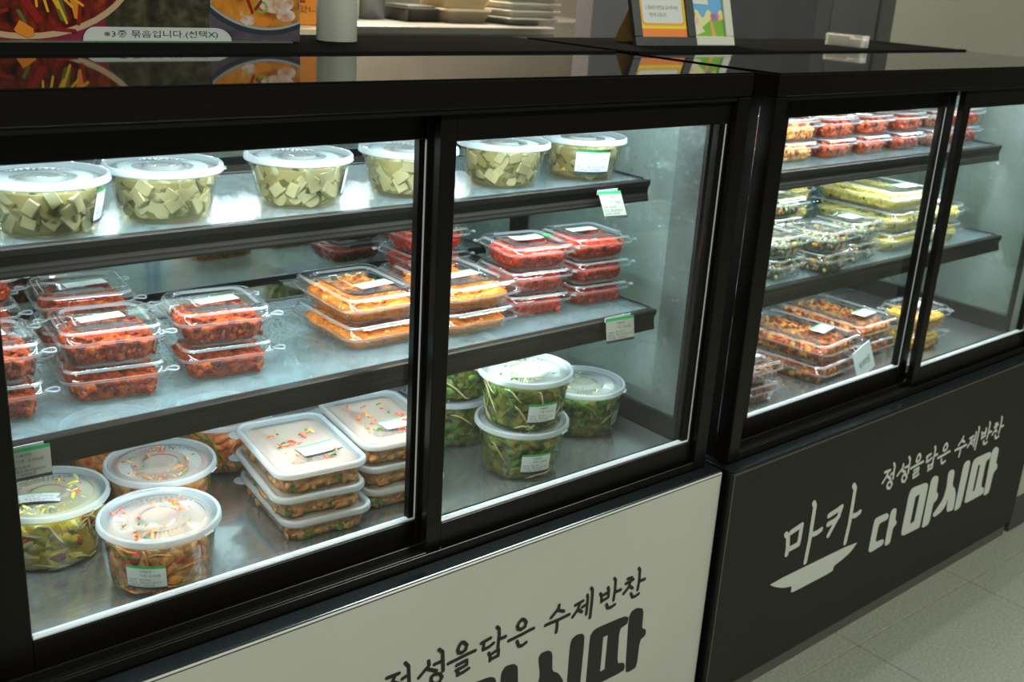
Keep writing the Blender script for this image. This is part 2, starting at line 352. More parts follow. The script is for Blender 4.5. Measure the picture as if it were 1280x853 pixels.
# ------------------------------------------------------------------ display cases
LOGO = json.loads('''{"maka":[[[-0.4869,0.4195],[-0.4812,0.4144],[-0.4781,0.3979],[-0.4782,0.3873]],[[-0.4765,0.419],[-0.464,0.421],[-0.4537,0.4229],[-0.4536,0.4078],[-0.4544,0.3946],[-0.4739,0.3938]],[[-0.4341,0.4494],[-0.43,0.4437],[-0.4297,0.4226],[-0.4291,0.3932],[-0.431,0.3601]],[[-0.4257,0.4],[-0.4153,0.399],[-0.4055,0.4011]],[[-0.3908,0.4174],[-0.3755,0.4192],[-0.3621,0.422],[-0.3659,0.4099],[-0.384,0.3852]],[[-0.3896,0.4039],[-0.3751,0.4047],[-0.3656,0.4086]],[[-0.3416,0.449],[-0.3362,0.4424],[-0.3355,0.4169],[-0.3349,0.3888],[-0.3376,0.359]],[[-0.3303,0.3986],[-0.3208,0.3974],[-0.3129,0.3997]]],"knife":[[[-0.5078,0.3528],[-0.3017,0.3503],[-0.3169,0.3379],[-0.3374,0.3315],[-0.3561,0.3283],[-0.3567,0.3197],[-0.4509,0.3198],[-0.4538,0.3223],[-0.4535,0.3307],[-0.4733,0.335],[-0.4948,0.3443]]],"bold":[[[-0.2682,0.3245],[-0.2674,0.3707],[-0.2638,0.3749],[-0.2355,0.3743],[-0.2293,0.3705],[-0.2288,0.365],[-0.233,0.3624],[-0.2527,0.3624],[-0.2533,0.332],[-0.2332,0.3309],[-0.2282,0.327],[-0.23,0.3205],[-0.2602,0.3183],[-0.2658,0.3206]],[[-0.2244,0.3187],[-0.2246,0.3714],[-0.2198,0.3761],[-0.212,0.3753],[-0.2084,0.3711],[-0.207,0.354],[-0.2021,0.3514],[-0.2013,0.3457],[-0.209,0.3419],[-0.2092,0.3161],[-0.2211,0.3161]],[[-0.1808,0.3236],[-0.1802,0.3875],[-0.1773,0.3944],[-0.1717,0.3971],[-0.1355,0.3953],[-0.1281,0.391],[-0.1258,0.3844],[-0.1266,0.3185],[-0.1287,0.3168],[-0.1715,0.3174],[-0.1774,0.3196]],[[-0.1593,0.3324],[-0.1589,0.3786],[-0.1469,0.3798],[-0.1473,0.3338]],[[-0.1196,0.3155],[-0.1201,0.386],[-0.1195,0.3939],[-0.1147,0.3997],[-0.1032,0.3981],[-0.0974,0.3926],[-0.0953,0.3681],[-0.0881,0.3636],[-0.0877,0.3563],[-0.0908,0.3515],[-0.0978,0.3504],[-0.0978,0.3145],[-0.1151,0.3128]],[[-0.0878,0.3316],[-0.0683,0.3474],[-0.0642,0.3673],[-0.0687,0.391],[-0.065,0.3961],[-0.0542,0.3954],[-0.0483,0.3895],[-0.0465,0.3655],[-0.0368,0.3587],[-0.0284,0.3457],[-0.0247,0.3164],[-0.0434,0.3184],[-0.0484,0.3227],[-0.0521,0.346],[-0.0547,0.3336],[-0.0658,0.3249],[-0.0844,0.3221],[-0.0885,0.3241],[-0.0917,0.3283]],[[-0.0217,0.3147],[-0.0227,0.3866],[-0.021,0.3959],[-0.0145,0.3993],[-0.005,0.3977],[-0.0008,0.3921],[-0.0013,0.3153],[-0.0166,0.3126]],[[0.0081,0.3218],[0.0076,0.3883],[0.0112,0.3942],[0.0179,0.3962],[0.0608,0.3955],[0.068,0.3915],[0.0674,0.3833],[0.0546,0.3805],[0.0568,0.3331],[0.0674,0.3301],[0.0708,0.324],[0.0693,0.3176],[0.016,0.3169],[0.0107,0.319]],[[0.0294,0.3328],[0.029,0.3796],[0.0365,0.3798],[0.0368,0.3334]],[[0.0726,0.3149],[0.0684,0.3905],[0.0722,0.3979],[0.081,0.3993],[0.0907,0.3949],[0.0929,0.3876],[0.0933,0.3669],[0.1005,0.3628],[0.1012,0.3549],[0.0919,0.3506],[0.0913,0.3139],[0.0786,0.3123]]],"small":[[[-0.2627,0.447],[-0.2488,0.4466]],[[-0.2531,0.4469],[-0.2572,0.438],[-0.2646,0.4309]],[[-0.2547,0.439],[-0.2442,0.432]],[[-0.242,0.4556],[-0.2381,0.4504],[-0.2366,0.4298]],[[-0.245,0.4389],[-0.2386,0.4405]],[[-0.2458,0.4282],[-0.2404,0.4258],[-0.2371,0.4207],[-0.2407,0.4163],[-0.2466,0.4175],[-0.2502,0.4219],[-0.2495,0.4267],[-0.2458,0.4282]],[[-0.2144,0.4466],[-0.2135,0.4413],[-0.2255,0.4318]],[[-0.2151,0.4375],[-0.2045,0.4312]],[[-0.2024,0.4552],[-0.198,0.4507],[-0.1963,0.4281]],[[-0.2073,0.4396],[-0.1988,0.4399]],[[-0.2065,0.4283],[-0.1998,0.4257],[-0.1973,0.4207],[-0.2009,0.4157],[-0.2071,0.4171],[-0.2108,0.4215],[-0.2102,0.4268],[-0.2065,0.4283]],[[-0.1749,0.4526],[-0.1716,0.4513],[-0.168,0.4468],[-0.1692,0.4419],[-0.1738,0.4402],[-0.1781,0.4419],[-0.1792,0.4459],[-0.1771,0.4504],[-0.1749,0.4526]],[[-0.1901,0.4336],[-0.1855,0.4339],[-0.1716,0.4349],[-0.1641,0.4355],[-0.1565,0.4356]],[[-0.1796,0.4274],[-0.1731,0.428],[-0.167,0.4286],[-0.1667,0.4231],[-0.1728,0.4221],[-0.1798,0.4218],[-0.1775,0.4186],[-0.1779,0.4152],[-0.1706,0.4158],[-0.1641,0.4175]],[[-0.1492,0.4416],[-0.1435,0.4425],[-0.1375,0.4433]],[[-0.1457,0.4398],[-0.1462,0.4324],[-0.139,0.4327],[-0.1328,0.4352]],[[-0.1296,0.4533],[-0.1266,0.4499],[-0.126,0.4429],[-0.1267,0.4283]],[[-0.1246,0.4374],[-0.1174,0.4374]],[[-0.1385,0.4252],[-0.1363,0.4207],[-0.1361,0.4152]],[[-0.1335,0.4232],[-0.1257,0.4251],[-0.1257,0.4174],[-0.1355,0.4168]],[[-0.0965,0.4503],[-0.0928,0.448],[-0.0901,0.4438],[-0.0915,0.4393],[-0.0965,0.438],[-0.1008,0.4401],[-0.1021,0.4442],[-0.0999,0.4479],[-0.0965,0.4503]],[[-0.1126,0.43],[-0.1071,0.4302],[-0.0929,0.4311],[-0.0848,0.4322],[-0.0786,0.4323]],[[-0.1011,0.4251],[-0.098,0.4179],[-0.0939,0.4167],[-0.088,0.4186]],[[-0.0444,0.4484],[-0.0445,0.4453],[-0.0494,0.4407],[-0.0548,0.4366]],[[-0.0455,0.4422],[-0.0363,0.4376]],[[-0.0621,0.4297],[-0.0558,0.43],[-0.0437,0.4298],[-0.0342,0.4304],[-0.0281,0.4307]],[[-0.0453,0.4298],[-0.045,0.4226],[-0.0455,0.4151]],[[-0.02,0.4391],[-0.0084,0.4405]],[[-0.0131,0.4392],[-0.0158,0.4319],[-0.0225,0.4254]],[[-0.0152,0.4322],[-0.0093,0.4271]],[[-0.0027,0.4459],[-0.0016,0.4422],[-0.0017,0.4213]],[[-0.009,0.433],[-0.0014,0.4344]],[[0.0021,0.4534],[0.0046,0.4495],[0.005,0.4339],[0.0044,0.4148]],[[0.0175,0.4405],[0.02,0.4363],[0.0206,0.4289]],[[0.0288,0.4446],[0.0305,0.4405],[0.0307,0.4313],[0.0219,0.43]],[[0.021,0.4372],[0.0289,0.438]],[[0.0377,0.453],[0.0401,0.4498],[0.0407,0.4369],[0.0398,0.4241]],[[0.0415,0.4342],[0.0499,0.4343]],[[0.0288,0.4229],[0.0314,0.4171],[0.0366,0.4164],[0.0423,0.4178]],[[0.0597,0.4449],[0.0665,0.4444]],[[0.0574,0.4396],[0.0692,0.441]],[[0.0642,0.4391],[0.0626,0.4335],[0.0552,0.4275]],[[0.0633,0.4345],[0.0695,0.4292]],[[0.0763,0.4533],[0.0786,0.4501],[0.0792,0.4345],[0.0782,0.4243]],[[0.0798,0.4353],[0.0883,0.4351]],[[0.0675,0.4232],[0.0709,0.417],[0.0755,0.4166],[0.0811,0.418]]]}''')
def tri_fill(name, outers, holes_each, mat, parent, off, dx):
    """flat letter cut from sheet: outline minus its counter"""
    c = bpy.data.curves.new(name, 'CURVE'); c.dimensions = '2D'; c.fill_mode = 'BOTH'; c.extrude = .0002
    for pts in outers + holes_each:
        pts = [(q[0] + (r[0] - q[0]) * w_, q[1] + (r[1] - q[1]) * w_) for q, r in zip(pts, pts[1:] + pts[:1]) for w_ in (.16, .84)] if len(pts) > 4 else pts
        sp = c.splines.new('POLY'); sp.points.add(len(pts) - 1); sp.use_cyclic_u = True
        for q, p in zip(sp.points, pts): q.co = ((p[0] + dx) * S, (p[1] - Z0) * S, 0, 1)
    tmp = bpy.data.objects.new(name, c); COL.objects.link(tmp); bpy.context.view_layer.update()
    me = bpy.data.meshes.new_from_object(tmp.evaluated_get(bpy.context.evaluated_depsgraph_get()))
    bpy.data.objects.remove(tmp); bpy.data.curves.remove(c)
    me.transform(Matrix.Rotation(math.pi / 2, 4, 'X')); me.transform(Matrix.Translation((0, off * S, 0)))
    me.materials.clear(); me.materials.append(mat)
    return link(name, me, parent)

def lettering(parent, mat, dx):
    b = MB()
    for k, p in enumerate(LOGO['small']): b.stroke([(x + dx, z - Z0) for x, z in p], .0044, -.0012 - .0002 * (k % 3))
    b.build('small_lettering', mat, parent)['kind'] = 'stuff'
    for part in (LOGO['maka'][:4], LOGO['maka'][4:]):
        b = MB()
        for k, p in enumerate(part): b.stroke([(x + dx, z - Z0) for x, z in p], .0082, -.0012 - .0002 * k)
        b.build('brush_letter', mat, parent)['kind'] = 'stuff'
    tri_fill('knife_shape', [LOGO['knife'][0]], [], mat, parent, -.0013, dx)
    B = LOGO['bold']; holes = {2: 3, 7: 8}
    for i in (0, 1, 2, 4, 5, 6, 7, 9):
        tri_fill('bold_lettering', [B[i]], [B[holes[i]]] if i in holes else [], mat, parent, -.0013, dx)

def rail_profile(yf, zt):
    """shelf front rail, cross-section in (y, z): lip, cove and bottom bead"""
    p = [(yf + .010, zt), (yf + .001, zt + .0005), (yf, zt - .001), (yf + .0006, zt - .006)]
    p += [(yf + .0006 + .0028 * math.sin(t), zt - .006 - .011 * (1 - math.cos(t)) / 1.0) for t in (.5, .9, 1.3)]
    p += [(yf + .0020, zt - .0175), (yf + .0018, zt - .0195), (yf + .0010, zt - .0220), (yf + .0012, zt - .0240), (yf + .004, zt - .0245), (yf + .010, zt - .0225), (yf + .010, zt - .004)]
    return p

def display_case(name, origin, rz, label, P):
    """coordinates below are in the case's own plan, x along the front"""
    root = empty(name, origin, rz, label, 'display case', 'side by side refrigerated display cases')
    px0, px1 = P['panel']; ux0, ux1 = P['upper']; z = lambda v: v - Z0
    D = .43
    # lower cabinet, kick plate, ledge, sign panel
    b = MB(); b.box(px0 + .002, px1 - .002, .004, D, z(.2224), z(.5405), c=.001)
    b.build('lower_cabinet', M_FRAME_SIDE, root)
    b = MB(); b.box(px0 + .004, px1 - .004, .0065, D, .0004, z(.2222)); b.build('kick_plate', M_KICK, root)
    b = MB(); b.box(px0 + .001, px1 - .001, -.0008, .0175, z(.5407), z(.5425), c=.0006); b.box(ux1 + .0005, px1 - .001, .0178, D, z(.5407), z(.5425))
    b.build('ledge', M_LEDGE, root)
    b = MB(); b.box(px0, px1, -.001, .0036, z(.2232), z(.5395), c=.0008)
    sp = b.build('sign_panel', P['panel_mat'], root)
    lettering(sp, P['ink'], P['logo_dx'])
    b = MB(); b.box(px0 + .0015, px0 + .0024, -.0014, -.0011, z(.226), z(.537)); b.box(px0 + .0015, px1 - .003, -.0014, -.0011, z(.5372), z(.5379))
    b.build('panel_edge_line', P['edge_mat'], sp)
    # uprights and header
    b = MB()
    b.box(ux0, ux0 + .020, .0183, .040, z(.5427), z(.9745), c=.001); b.box(ux0, ux0 + .0008, .0402, .150, z(.5427), z(.9745))
    b.build('front_post', M_FRAME, root)
    b = MB(); b.box(ux1 - .020, ux1, .0183, .040, z(.5427), z(.9745), c=.001); b.build('front_post', M_FRAME, root)
    b = MB(); b.box(ux0, ux0 + .02, D - .07, D - .004, z(.5427), z(.9745), c=.001); b.build('rear_post', M_FRAME, root)
    b = MB(); b.box(ux1 - .02, ux1, D - .07, D - .004, z(.5427), z(.9745), c=.001); b.build('rear_post', M_FRAME, root)
    b = MB(); b.box(ux0, ux1, .0180, .062, z(.9752), z(.9990), c=.0012); b.box(ux0, ux1, .0625, D - .002, z(.968), z(.9985)); hd = b.build('header', M_FRAME, root)
    b = MB(); b.box(ux0 + .0205, ux1 - .0205, .021, .0255, z(.9705), z(.9750)); b.box(ux0 + .0205, ux1 - .0205, .0415, .0445, z(.9685), z(.9750))
    b.build('top_track', M_TRACK, hd)
    b = MB(); b.box(ux0 + .0005, ux1 - .0005, .0185, .226, z(.9990), z(1.0004), c=.0004); b.build('glass_top', M_GLOSS, root)
    b = MB(); b.box(ux0 + .0005, ux1 - .0005, .2265, .2365, z(.9990), z(1.0028), c=.0008); b.box(ux0 + .0005, ux1 - .0005, .2367, D, z(.9990), z(1.0022), c=.0006); b.build('rear_top', M_MATTE, root)
    # bottom tracks: three raised ribs
    b = MB()
    b.box(ux0 + .0205, ux1 - .0205, .0195, .0615, z(.5427), z(.5445))
    for yy, zz in ((.0195, .5520), (.0265, .5495), (.0405, .5520), (.0585, .5540)): b.box(ux0 + .0205, ux1 - .0205, yy, yy + .0018, z(.5445), z(zz), c=.0004)
    b.build('bottom_track', M_TRACK, root)
    # sliding doors
    def door(x0, x1, gx0, gx1, yc, rv):
        """x0-x1 frame outside, gx0-gx1 glass opening"""
        b = MB(); y0, y1 = yc, yc + .0095
        b.box(x0, gx0 - .0016, y0, y1, z(.5465), z(.970), c=.0007); b.box(gx1 + rv + .0020, x1, y0, y1, z(.5465), z(.970), c=.0007); b.box(gx1 + .0002, gx1 + rv, y0 + .002, y1, z(.5793), z(.9464))
        b.box(gx0 - .0016, gx1 + rv + .0020, y0, y1, z(.5465), z(.5766), c=.0007); b.box(gx0 - .0016, gx1 + rv + .0020, y0, y1, z(.9465), z(.970), c=.0007)
        d = b.build('sliding_door', M_FRAME, root)
        b = MB(); b.box(gx0 - .0012, gx1 + rv + .0018, y0 + .0012, y0 + .0085, z(.5766), z(.5790), c=.0006)
        b.box(gx1 + rv + .0001, gx1 + rv + .0017, y0 + .0010, y0 + .0085, z(.5790), z(.9463), c=.0004)
        b.build('gasket', M_GASKET, d)
        b = MB(); b.box(gx0 - .001, gx1 + .0003, y0 + .0045, y0 + .0052, z(.5790), z(.9466)); b.build('door_pane', M_GLASS, d)
    q = P['panes']
    door(ux0 + .021, -.1690, q[0], q[1], .0455, .0060)
    door(q[2] - .0190, ux1 - .0205, q[2], q[3], .0265, .0095)
    # interior: deck, vent riser, mirror back, ceiling liner, side panes
    ix0, ix1 = P['inner']
    b = MB(); b.box(ix0, ix1, .0625, .3400, z(.5480), z(.5620)); b.build('deck', M_STEEL, root)
    b = MB(); b.box(ix0, ix1, .3402, .3690, z(.5480), z(.5605)); vt = b.build('vent_tray', M_STEEL_B, root)
    b = MB(); k = ix0 + .006
    while k < ix1 - .01: b.box(k, k + .0042, .3425, .3660, z(.5605), z(.5608)); k += .0094
    sl = b.build('vent_slots', M_SLOT, vt); sl['kind'] = 'stuff'
    b = MB(); b.box(ix0, ix1, .3695, .3715, z(.5480), z(.5950)); rs = b.build('vent_riser', M_STEEL_B, root)
    b = MB(); k = ix0 + .006
    while k < ix1 - .008: b.box(k, k + .0036, .3691, .3695, z(.5860), z(.5890)); k += .0075
    sl = b.build('riser_holes', M_SLOT, rs); sl['kind'] = 'stuff'
    b = MB(); b.box(ix0, ix1, .3720, .3740, z(.5480), z(.9560)); b.build('mirror_back', M_MIRROR, root)
    b = MB(); b.box(ux0 + .003, ux1 - .003, .3745, D - .003, z(.5430), z(.9675)); b.build('rear_housing', M_FRAME_SIDE, root)
    b = MB(); b.box(ix0, ix1, .0625, .3718, z(.9580), z(.9650)); b.build('ceiling_liner', M_CEIL, root)
    for s, xa, xo in ((0, ix0, ux0), (1, ix1, ux1)):
        b = MB(); w = .006
        a0, a1 = (xo + .001, xo + .012) if s == 0 else (xo - .012, xo - .001)
        b.box(a0, a1, .0605, .0655, z(.5430), z(.9675)); b.box(a0, a1, .3630, .3740, z(.5430), z(.9675))
        b.box(a0, a1, .0655, .3630, z(.5430), z(.5890)); b.box(a0, a1, .0655, .3630, z(.9480), z(.9675))
        fr = b.build('side_frame', M_RAIL_DK, root)
        b = MB(); m = (a0 + a1) / 2; b.box(m - .0008, m + .0008, .0652, .3633, z(.5887), z(.9483)); b.build('side_pane', M_FOG, fr)
    # shelves
    sx0, sx1 = P['shelf']
    for zt, yf in P['shelves']:
        b = MB(); b.box(sx0 + .003, sx1 - .003, yf + .0105, .3265, z(zt) - .0050, z(zt)); sh = b.build('glass_shelf', M_SHELF, root)
        pr = rail_profile(yf, z(zt)); b = MB()
        b.loft([[Vector((x, y, zz)) for y, zz in pr] for x in (sx1, sx0)], 0, True, True, smooth=False)
        b.build('shelf_rail', M_RAIL, sh)
        b = MB()
        for x in (sx0 - .0012, sx1):
            b.loft([[Vector((xx, y, zz)) for y, zz in pr] for xx in (x + .0012, x)], 0, True, True, smooth=False)
        b.box(sx0, sx0 + .003, yf + .010, .326, z(zt) - .010, z(zt) + .0015); b.box(sx1 - .003, sx1, yf + .010, .326, z(zt) - .010, z(zt) + .0015)
        b.box(sx0, sx1, .3270, .3320, z(zt) - .0085, z(zt) + .0008)
        b.build('shelf_frame', M_RAIL_DK, sh)
        for x in (sx0 + .03, sx1 - .03):
          b = MB(); b.box(x, x + .012, .3322, .3718, z(zt) - .016, z(zt) - .009)
          b.build('shelf_bracket', M_RAIL_DK, sh)
        b = MB(); b.box(sx0 + .01, sx1 - .01, yf + .0110, yf + .0190, z(zt) - .0105, z(zt) - .0062); ls = b.build('led_strip', M_LEDB, sh)
        b = MB(); k = sx0 + .02
        while k < sx1 - .02: b.box(k, k + .003, yf + .0130, yf + .0160, z(zt) - .0112, z(zt) - .0106); k += .0155
        b.build('led_dots', M_LED, ls)
        l = bpy.data.lights.new('shelf_lamp', 'AREA'); l.shape = 'RECTANGLE'; l.size = (sx1 - sx0 - .03) * S; l.size_y = .012; l.energy = P['lamp'][0]; l.color = (.80, .93, 1.0)
        o = bpy.data.objects.new('shelf_lamp', l); COL.objects.link(o); o.parent = root
        o.location = ((sx0 + sx1) / 2 * S, (yf + .0150) * S, (z(zt) - .0125) * S); o.rotation_euler = (math.radians(22), 0, 0)
    # header lamp
    b = MB(); b.box(ix0 + .02, ix1 - .02, .3480, .3640, z(.9235), z(.9578)); ls = b.build('led_strip', M_LEDB, root)
    b = MB(); k = ix0 + .03
    while k < ix1 - .03: b.box(k, k + .004, .3540, .3580, z(.9224), z(.9234)); k += .0160
    b.build('led_dots', M_LED, ls)
    l = bpy.data.lights.new('header_lamp', 'AREA'); l.shape = 'RECTANGLE'; l.size = (ix1 - ix0 - .05) * S; l.size_y = .018; l.energy = P['lamp'][1]; l.color = (.80, .93, 1.0)
    o = bpy.data.objects.new('header_lamp', l); COL.objects.link(o); o.parent = root
    o.location = ((ix0 + ix1) / 2 * S, .0960 * S, z(.9560) * S); o.rotation_euler = (math.radians(16), 0, 0)
    return root

LX = .7012
display_case('display_case', W(LX, 0, Z0), 0, 'black glass-front case with a white sign panel in the left foreground',
  dict(panel=(-.598, .226), upper=(-.604, .2158), panes=(-.5378, -.1896, -.1630, .1805), inner=(-.604 + .014, .2158 - .014), shelf=(-.578, .1810),
       shelves=((.8695, .1200), (.7230, .0900)), panel_mat=M_WHITEP, ink=M_INK, edge_mat=M_INK, logo_dx=.0203, lamp=(1.8, 4.4)))
display_case('display_case', WR(0, 0, Z0), TH, 'black glass-front case with a black sign panel, standing right of the other',
  dict(panel=(-.6156, .2085), upper=(-.604, .180), panes=(-.5378, -.1975, -.1630, .1450), inner=(-.604 + .014, .180 - .014), shelf=(-.578, .1450),
       shelves=((.8640, .1200), (.7225, .0900)), panel_mat=M_BLACKP, ink=M_PAPER_INK, edge_mat=plain('worn_edge', (.16, .14, .10), .5), logo_dx=0.0, lamp=(1.8, 4.4)))

# ------------------------------------------------------------------ labels (paper, green band, black band, lettering)
_txt = {}
def text_mesh(body, size=1.0, sp=1.0):
    key = (body, size)
    if key not in _txt:
        c = bpy.data.curves.new('lettering', 'FONT'); c.body = body; c.size = size; c.resolution_u = 1; c.space_line = sp
        o = bpy.data.objects.new('lettering', c); COL.objects.link(o); bpy.context.view_layer.update()
        me = bpy.data.meshes.new_from_object(o.evaluated_get(bpy.context.evaluated_depsgraph_get()))
        v = [tuple(q.co) for q in me.vertices]; f = [tuple(p.vertices) for p in me.polygons]
        bpy.data.objects.remove(o); bpy.data.curves.remove(c); bpy.data.meshes.remove(me)
        xs = [q[0] for q in v]; ys = [q[1] for q in v]; x0, x1, y0, y1 = min(xs), max(xs), min(ys), max(ys)
        _txt[key] = ([((x - x0), (y - y0)) for x, y, _ in v], f, x1 - x0, y1 - y0)
    return _txt[key]
def put_text(b, body, x, y, w, h, f, off, mi, fit='both'):
    v, fc, tw, th = text_mesh(body)
    sx = w / tw; sy = h / th
    if fit == 'h': sx = sy
    if fit == 'w': sy = sx
    n = b.add([f(x + a * sx, y + c * sy, off) for a, c in v])
    for q in fc: b.face([n + i for i in q], mi)

MONEY = '가격 : 7,500원'
def label_mb(w, h, f, price='3,500원', detail=True):
    """f(u, v, off) maps the flat label onto its surface; 8 columns so it can bend"""
    b = MB(); N = 8
    def strip(v0, v1, mi, off):
        for k in range(N):
            u0, u1 = w * k / N, w * (k + 1) / N
            n = b.add([f(u0, v0, off), f(u1, v0, off), f(u1, v1, off), f(u0, v1, off)]); b.face((n, n+1, n+2, n+3), mi)
    strip(h * .10, h * .89, 0, .00015); strip(h * .89, h, 1, .00015); strip(0, h * .10, 2, .00015)
    if detail:
        o = .0003
        put_text(b, '수제반찬', w * .36, h * .72, w * .30, h * .11, f, o, 3)
        put_text(b, '가격 : ' + price, w * .36, h * .53, w * .50, h * .13, f, o, 3)
        put_text(b, '내용량 : 별도표시', w * .05, h * .37, w * .56, h * .09, f, o, 3)
        put_text(b, '제조일 : 별도표시일까지', w * .05, h * .25, w * .82, h * .09, f, o, 3)
        put_text(b, '보관방법 : 냉장보관', w * .05, h * .13, w * .66, h * .09, f, o, 3)
    return b
LMATS = [M_LBL, M_GRN, M_LBK, M_TXT]
def flat_label(name, w, h, z, cx, cy, rz, parent, price='3,500원', bend=0.0, detail=True):
    c, s = math.cos(rz), math.sin(rz)
    def f(u, v, off):
        u2, v2 = u - w / 2, v - h / 2
        return (cx + u2 * c - v2 * s, cy + u2 * s + v2 * c, z + off + bend * (abs(u2) / w * 2) ** 2)
    return label_mb(w, h, f, price, detail).build(name, LMATS, parent)
def side_label(name, w, h, z, r0, r1, zz0, zz1, ang, parent, price='7,500원'):
    def f(u, v, off):
        zz = z + v; r = r0 + (r1 - r0) * (zz - zz0) / (zz1 - zz0) + .0004 + off
        a = ang + (u - w / 2) / r
        return (r * math.cos(a), r * math.sin(a), zz)
    return label_mb(w, h, f, price).build(name, LMATS, parent)

# ------------------------------------------------------------------ food materials
def food(name, cols, scale, rough=.40, coat=.0, spec=.22, bump=.6, **k):
    return mottled(name, cols, scale * 1.9, 6, rough, coat=coat, bump=bump, bscale=scale * 4, dist=.9, spec=spec, **k)
F_BRINE = mottled('brine', [(.24, .20, .08), (.32, .27, .11), (.38, .33, .14)], 12, 3, .5, bump=0)
F_RADISH = mottled('pickled_radish', [(.50, .46, .30), (.58, .54, .37)], 25, 3, .35, coat=.2, bump=.05)
F_ONION = mottled('pickled_onion', [(.45, .42, .26), (.54, .51, .34)], 60, 3, .35, coat=.2, bump=.05)
F_PEPPER = mottled('pickled_pepper', [(.06, .065, .02), (.14, .13, .04)], 50, 4, .35, coat=.2, bump=.1)
F_YPEP = mottled('yellow_pepper', [(.75, .60, .02), (.80, .68, .08)], 30, 3, .35, coat=.2, bump=.05)
F_RED = food('red_seasoned', [(.06, .004, .001), (.30, .028, .003), (.56, .085, .006), (.78, .26, .04)], 70, pos=[.25, .45, .62, .82])
F_REDB = food('bright_red_seasoned', [(.09, .003, .001), (.40, .014, .002), (.66, .055, .004), (.84, .24, .03)], 60, pos=[.25, .45, .65, .85])
F_DRED = food('dark_red_seasoned', [(.05, .005, .002), (.20, .016, .006), (.34, .045, .014), (.50, .14, .05)], 70, pos=[.25, .45, .62, .82])
F_ORANGE = food('orange_squid_shreds', [(.50, .085, .004), (.78, .20, .010), (.86, .32, .04)], 50, pos=[.3, .5, .75])
F_ORSTR = food('orange_strand', [(.74, .20, .015), (.86, .34, .07), (.88, .50, .20)], 40)
F_KIMCHI = food('kimchi', [(.26, .060, .012), (.52, .20, .055), (.66, .40, .17), (.50, .10, .012)], 34, pos=[.28, .45, .6, .78], rough=.35)
F_KLEAF = food('kimchi_leaf', [(.66, .46, .22), (.68, .27, .06), (.56, .13, .02)], 45, rough=.35)
F_ORKIM = food('orange_kimchi', [(.42, .07, .012), (.72, .20, .05), (.80, .40, .18)], 34, pos=[.3, .5, .75])
F_GREEN = food('green_stem', [(.03, .07, .010), (.08, .17, .02), (.22, .32, .05)], 60)
F_GKIM = food('greens_in_broth', [(.030, .042, .006), (.10, .12, .018), (.26, .22, .045), (.36, .15, .03)], 30, pos=[.28, .45, .6, .8], rough=.4)
F_GLEAF = food('leafy_green', [(.025, .06, .010), (.07, .17, .02), (.26, .36, .06)], 40)
F_SPROUT = food('bean_sprout', [(.50, .42, .18), (.66, .58, .32)], 30)
F_YELLOW = food('yellow_cabbage', [(.60, .40, .01), (.78, .56, .03), (.84, .72, .22)], 30, pos=[.3, .5, .7], rough=.4)
F_YLEAF = food('yellow_leaf', [(.84, .56, .005), (.86, .70, .08), (.88, .82, .45)], 22)
F_REDBIT = food('red_pepper_bit', [(.55, .05, .02), (.75, .14, .04)], 60)
F_NOODLE = food('yellow_noodle', [(.44, .32, .05), (.66, .54, .12), (.78, .70, .30)], 60)
F_NSTR = food('noodle_strand', [(.68, .54, .06), (.78, .70, .26)], 40)
F_SALAD = food('dark_vegetables', [(.035, .028, .02), (.10, .085, .05), (.28, .27, .16), (.40, .38, .26)], 60, pos=[.3, .45, .6, .8])
F_CARROT = food('carrot_bit', [(.75, .22, .03), (.85, .35, .08)], 60)
F_DARK = food('dark_braised', [(.05, .02, .012), (.16, .07, .04), (.28, .14, .09)], 60)
F_FRIED = food('fried_cutlet', [(.32, .10, .02), (.62, .26, .05), (.72, .42, .14)], 60)
F_MUSTARD = food('mustard_pickle', [(.60, .30, .02), (.82, .50, .05)], 50)

def filling(name, rings, mat, parent, seed, amp, fr=40, top_amp=None, dens=64, rect=None):
    """lumpy mass of food: rings of (hx, hy, r, z) displaced by noise"""
    b = MB(); rs = []
    for k, (hx, hy, r, z) in enumerate(rings):
        ring = rr_dense(hx, hy, r, z, dens)
        out = []
        for p in ring:
            n = noise.noise(p * fr * 2.2 + Vector((seed * 5.3, seed, 0))) + .6 * abs(noise.noise(p * fr * 5 + Vector((seed, 7, 0)))) * 2 - .3
            d = Vector((p.x, p.y, 0)); L = d.length; d = d / L if L > 1e-6 else d
            if k <= 1: q = p + d * min(0, n * amp - amp * .3)
            elif hx > rings[1][0] * .93: q = p + d * min(0, n * amp - amp * .3) + Vector((0, 0, n * amp * .3))
            else: q = p + Vector((0, 0, n * (top_amp or amp)))
            out.append(q)
        rs.append(out)
    b.loft(rs, 0, True, True)
    return b.build(name, mat, parent)

def strands(name, mats, parent, seed, n, L, r, top, hx, hy, curl=2.2, flat=.35, kinds=None):
    """thin curved strips and strands lying on the filling: 'stuff'"""
    R = random.Random(seed); b = MB()
    for k in range(n):
        x, y = R.uniform(-hx, hx), R.uniform(-hy, hy); a = R.uniform(0, 6.28); z = top + R.uniform(-.001, .0025)
        pts = []; LL = L * R.uniform(.5, 1.3); m = 6; da = R.uniform(-curl, curl) / m
        for i in range(m):
            pts.append((max(-hx, min(hx, x)), max(-hy, min(hy, y)), z + .0018 * math.sin(i * 1.3 + k)))
            x += math.cos(a) * LL / m; y += math.sin(a) * LL / m; a += da
        b.tube(pts, r * R.uniform(.7, 1.3), R.choice(kinds) if kinds else 0, 5, taper=[.5, .9, 1, 1, .9, .4])
    o = b.build(name, mats, parent); o['kind'] = 'stuff'; return o

